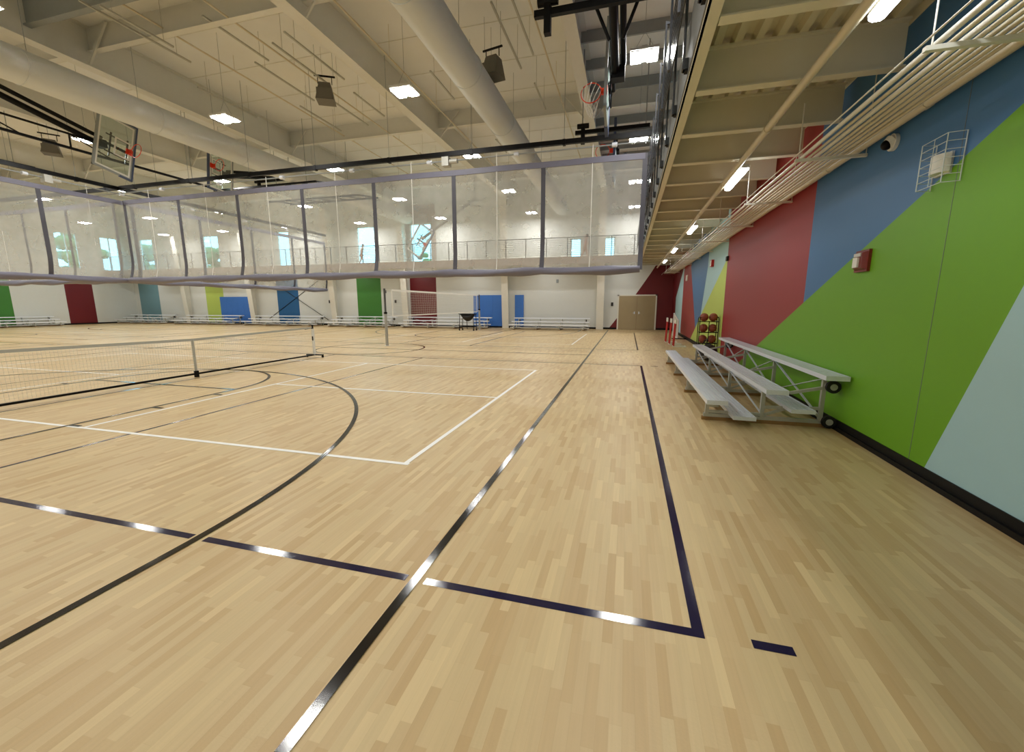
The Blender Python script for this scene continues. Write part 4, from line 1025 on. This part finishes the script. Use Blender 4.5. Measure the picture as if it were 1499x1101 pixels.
# ---------------------------------------------------------------- people on the far track
def person(label, loc, rz, lean, top, bottom, ht=1.0):
    t = thing('person', label, 'person', loc, local=True); t.rotation_euler = (0, 0, rz); t.scale = (ht, ht, ht)
    def skin(name, verts, edges, radii, m_, parent, root=0):
        me = bpy.data.meshes.new(name); me.from_pydata(verts, edges, []); o = bpy.data.objects.new(name, me); C.objects.link(o); o.parent = parent
        md = o.modifiers.new('skin', 'SKIN'); md.use_smooth_shade = True
        for i, r_ in enumerate(radii): me.skin_vertices[0].data[i].radius = (r_, r_) if not isinstance(r_, tuple) else r_
        me.skin_vertices[0].data[root].use_root = True
        o.modifiers.new('sub', 'SUBSURF').render_levels = 2; me.materials.append(M[m_])
        return o
    L_ = lean
    V = [(0, 0, .86), (0, L_ * .3, 1.1), (0, L_ * .7, 1.33), (0, L_ * .95, 1.43), (0, L_ * 1.15 + .01, 1.53), (0, L_ * 1.2 + .02, 1.62)]
    R_ = [(.13, .10), (.12, .09), (.15, .09), (.05, .05), (.075, .085), (.06, .07)]
    E = [(0, 1), (1, 2), (2, 3), (3, 4), (4, 5)]
    def chain(start, pts, rs):
        p_ = start
        for q_, r_ in zip(pts, rs): V.append(q_); R_.append(r_); E.append((p_, len(V) - 1)); p_ = len(V) - 1
        return p_
    V.append((0, L_ * 1.15 + .10, 1.535)); R_.append((.015, .015)); E.append((4, 6))     # nose
    for s_ in (-1, 1):
        k = chain(0, [(s_ * .09, .02, .80), (s_ * .10, .10 * s_ + .03, .46), (s_ * .10, .22 * s_ - .03, .09)], [(.095, .095), (.06, .06), (.038, .038)])
        chain(k, [(s_ * .10, .22 * s_ + .14, .035)], [(.035, .03)])
        k = chain(2, [(s_ * .18, L_ * .75, 1.34), (s_ * .23, L_ * .6 - .06, 1.10), (s_ * .20, L_ * .9 + .14, .98)], [(.055, .055), (.04, .04), (.028, .028)])
        h = chain(k, [(s_ * .19, L_ * .9 + .22, .985)], [(.035, .018)])
        for j in range(4): chain(h, [(s_ * .19 + (j - 1.5) * .02, L_ * .9 + .28, .98), (s_ * .19 + (j - 1.5) * .02, L_ * .9 + .30 - .004 * abs(j - 1.5), .955)], [(.008, .008), (.007, .007)])
        chain(k, [(s_ * .155, L_ * .9 + .20, .99), (s_ * .145, L_ * .9 + .235, .985)], [(.010, .010), (.008, .008)])
    b = skin('body', V, E, R_, 'skin', t)
    sh = [(0, 0, .90), (0, L_ * .3, 1.1), (0, L_ * .7, 1.34), (0, L_ * .88, 1.40)]; se = [(0, 1), (1, 2), (2, 3)]; sr = [(.15, .12), (.14, .11), (.165, .11), (.075, .07)]
    for s_ in (-1, 1):
        n = len(sh); sh += [(s_ * .185, L_ * .74, 1.34), (s_ * .222, L_ * .65 - .03, 1.18)]; se += [(2, n), (n, n + 1)]; sr += [(.07, .07), (.058, .058)]
    skin('shirt', sh, se, sr, top, t)
    sh = [(0, 0, .88)]; se = []; sr = [(.15, .12)]
    for s_ in (-1, 1):
        n = len(sh); sh += [(s_ * .09, .02, .78), (s_ * .10, .08 * s_ + .02, .52)]; se += [(0, n), (n, n + 1)]; sr += [(.115, .115), (.09, .09)]
    skin('shorts', sh, se, sr, bottom, t)
    MB().sphere((0, L_ * 1.17 - .012, 1.585), .098, 16, 10, (.92, 1.0, .95)).build('hair', 'hair', t)
    for s_ in (-1, 1): MB().sphere((s_ * .03, L_ * 1.15 + .09, 1.555), .011, 8, 6).build('eye', 'white', t)
person('person in white top and tan shorts on the far track before a bright window', (-18.1, 26.1, 4.25), math.radians(-75), .16, 'shirt', 'shorts', .86)
person('person in a dull pink top walking on the far track near the running track corner', (-2.65, 26.1, 4.25), math.radians(-80), .12, 'sweater', 'shorts', .86)

# ---------------------------------------------------------------- outside
o = MB().box((-110, -60, -.6), (60, 110, -.5)).build('lawn', 'grass'); tag(o, 'green ground outside the windows', 'ground'); struct(o)
def tree(x, y, h, lb):
    t = thing('tree', lb, 'tree', (x, y, -.5), 'trees outside the windows')
    MB().tube((x, y, -.5), (x, y, h * .5), .18, 10, .1).build('trunk', 'bark', t)
    rnd = random.Random(int(x * 7 + y)); m_ = MB()
    for i in range(46):
        a = rnd.uniform(0, 2 * PI); rr = rnd.uniform(0, h * .28); zz = rnd.uniform(h * .38, h)
        m_.sphere((x + rr * math.cos(a), y + rr * math.sin(a), zz), rnd.uniform(.35, .75), 7, 5, (1, 1, .7))
    m_.build('crown', 'leaf', t)
tree(-52, 28.5, 9, 'leafy green tree outside the left wall windows')
tree(-54, 37, 8, 'leafy green tree farther along outside the left wall windows')
tree(-43, 37, 7.5, 'leafy green tree outside the far wall window in the left corner')
tree(-21.0, 44, 7.0, 'leafy green tree outside the window behind the diagonal backboard')
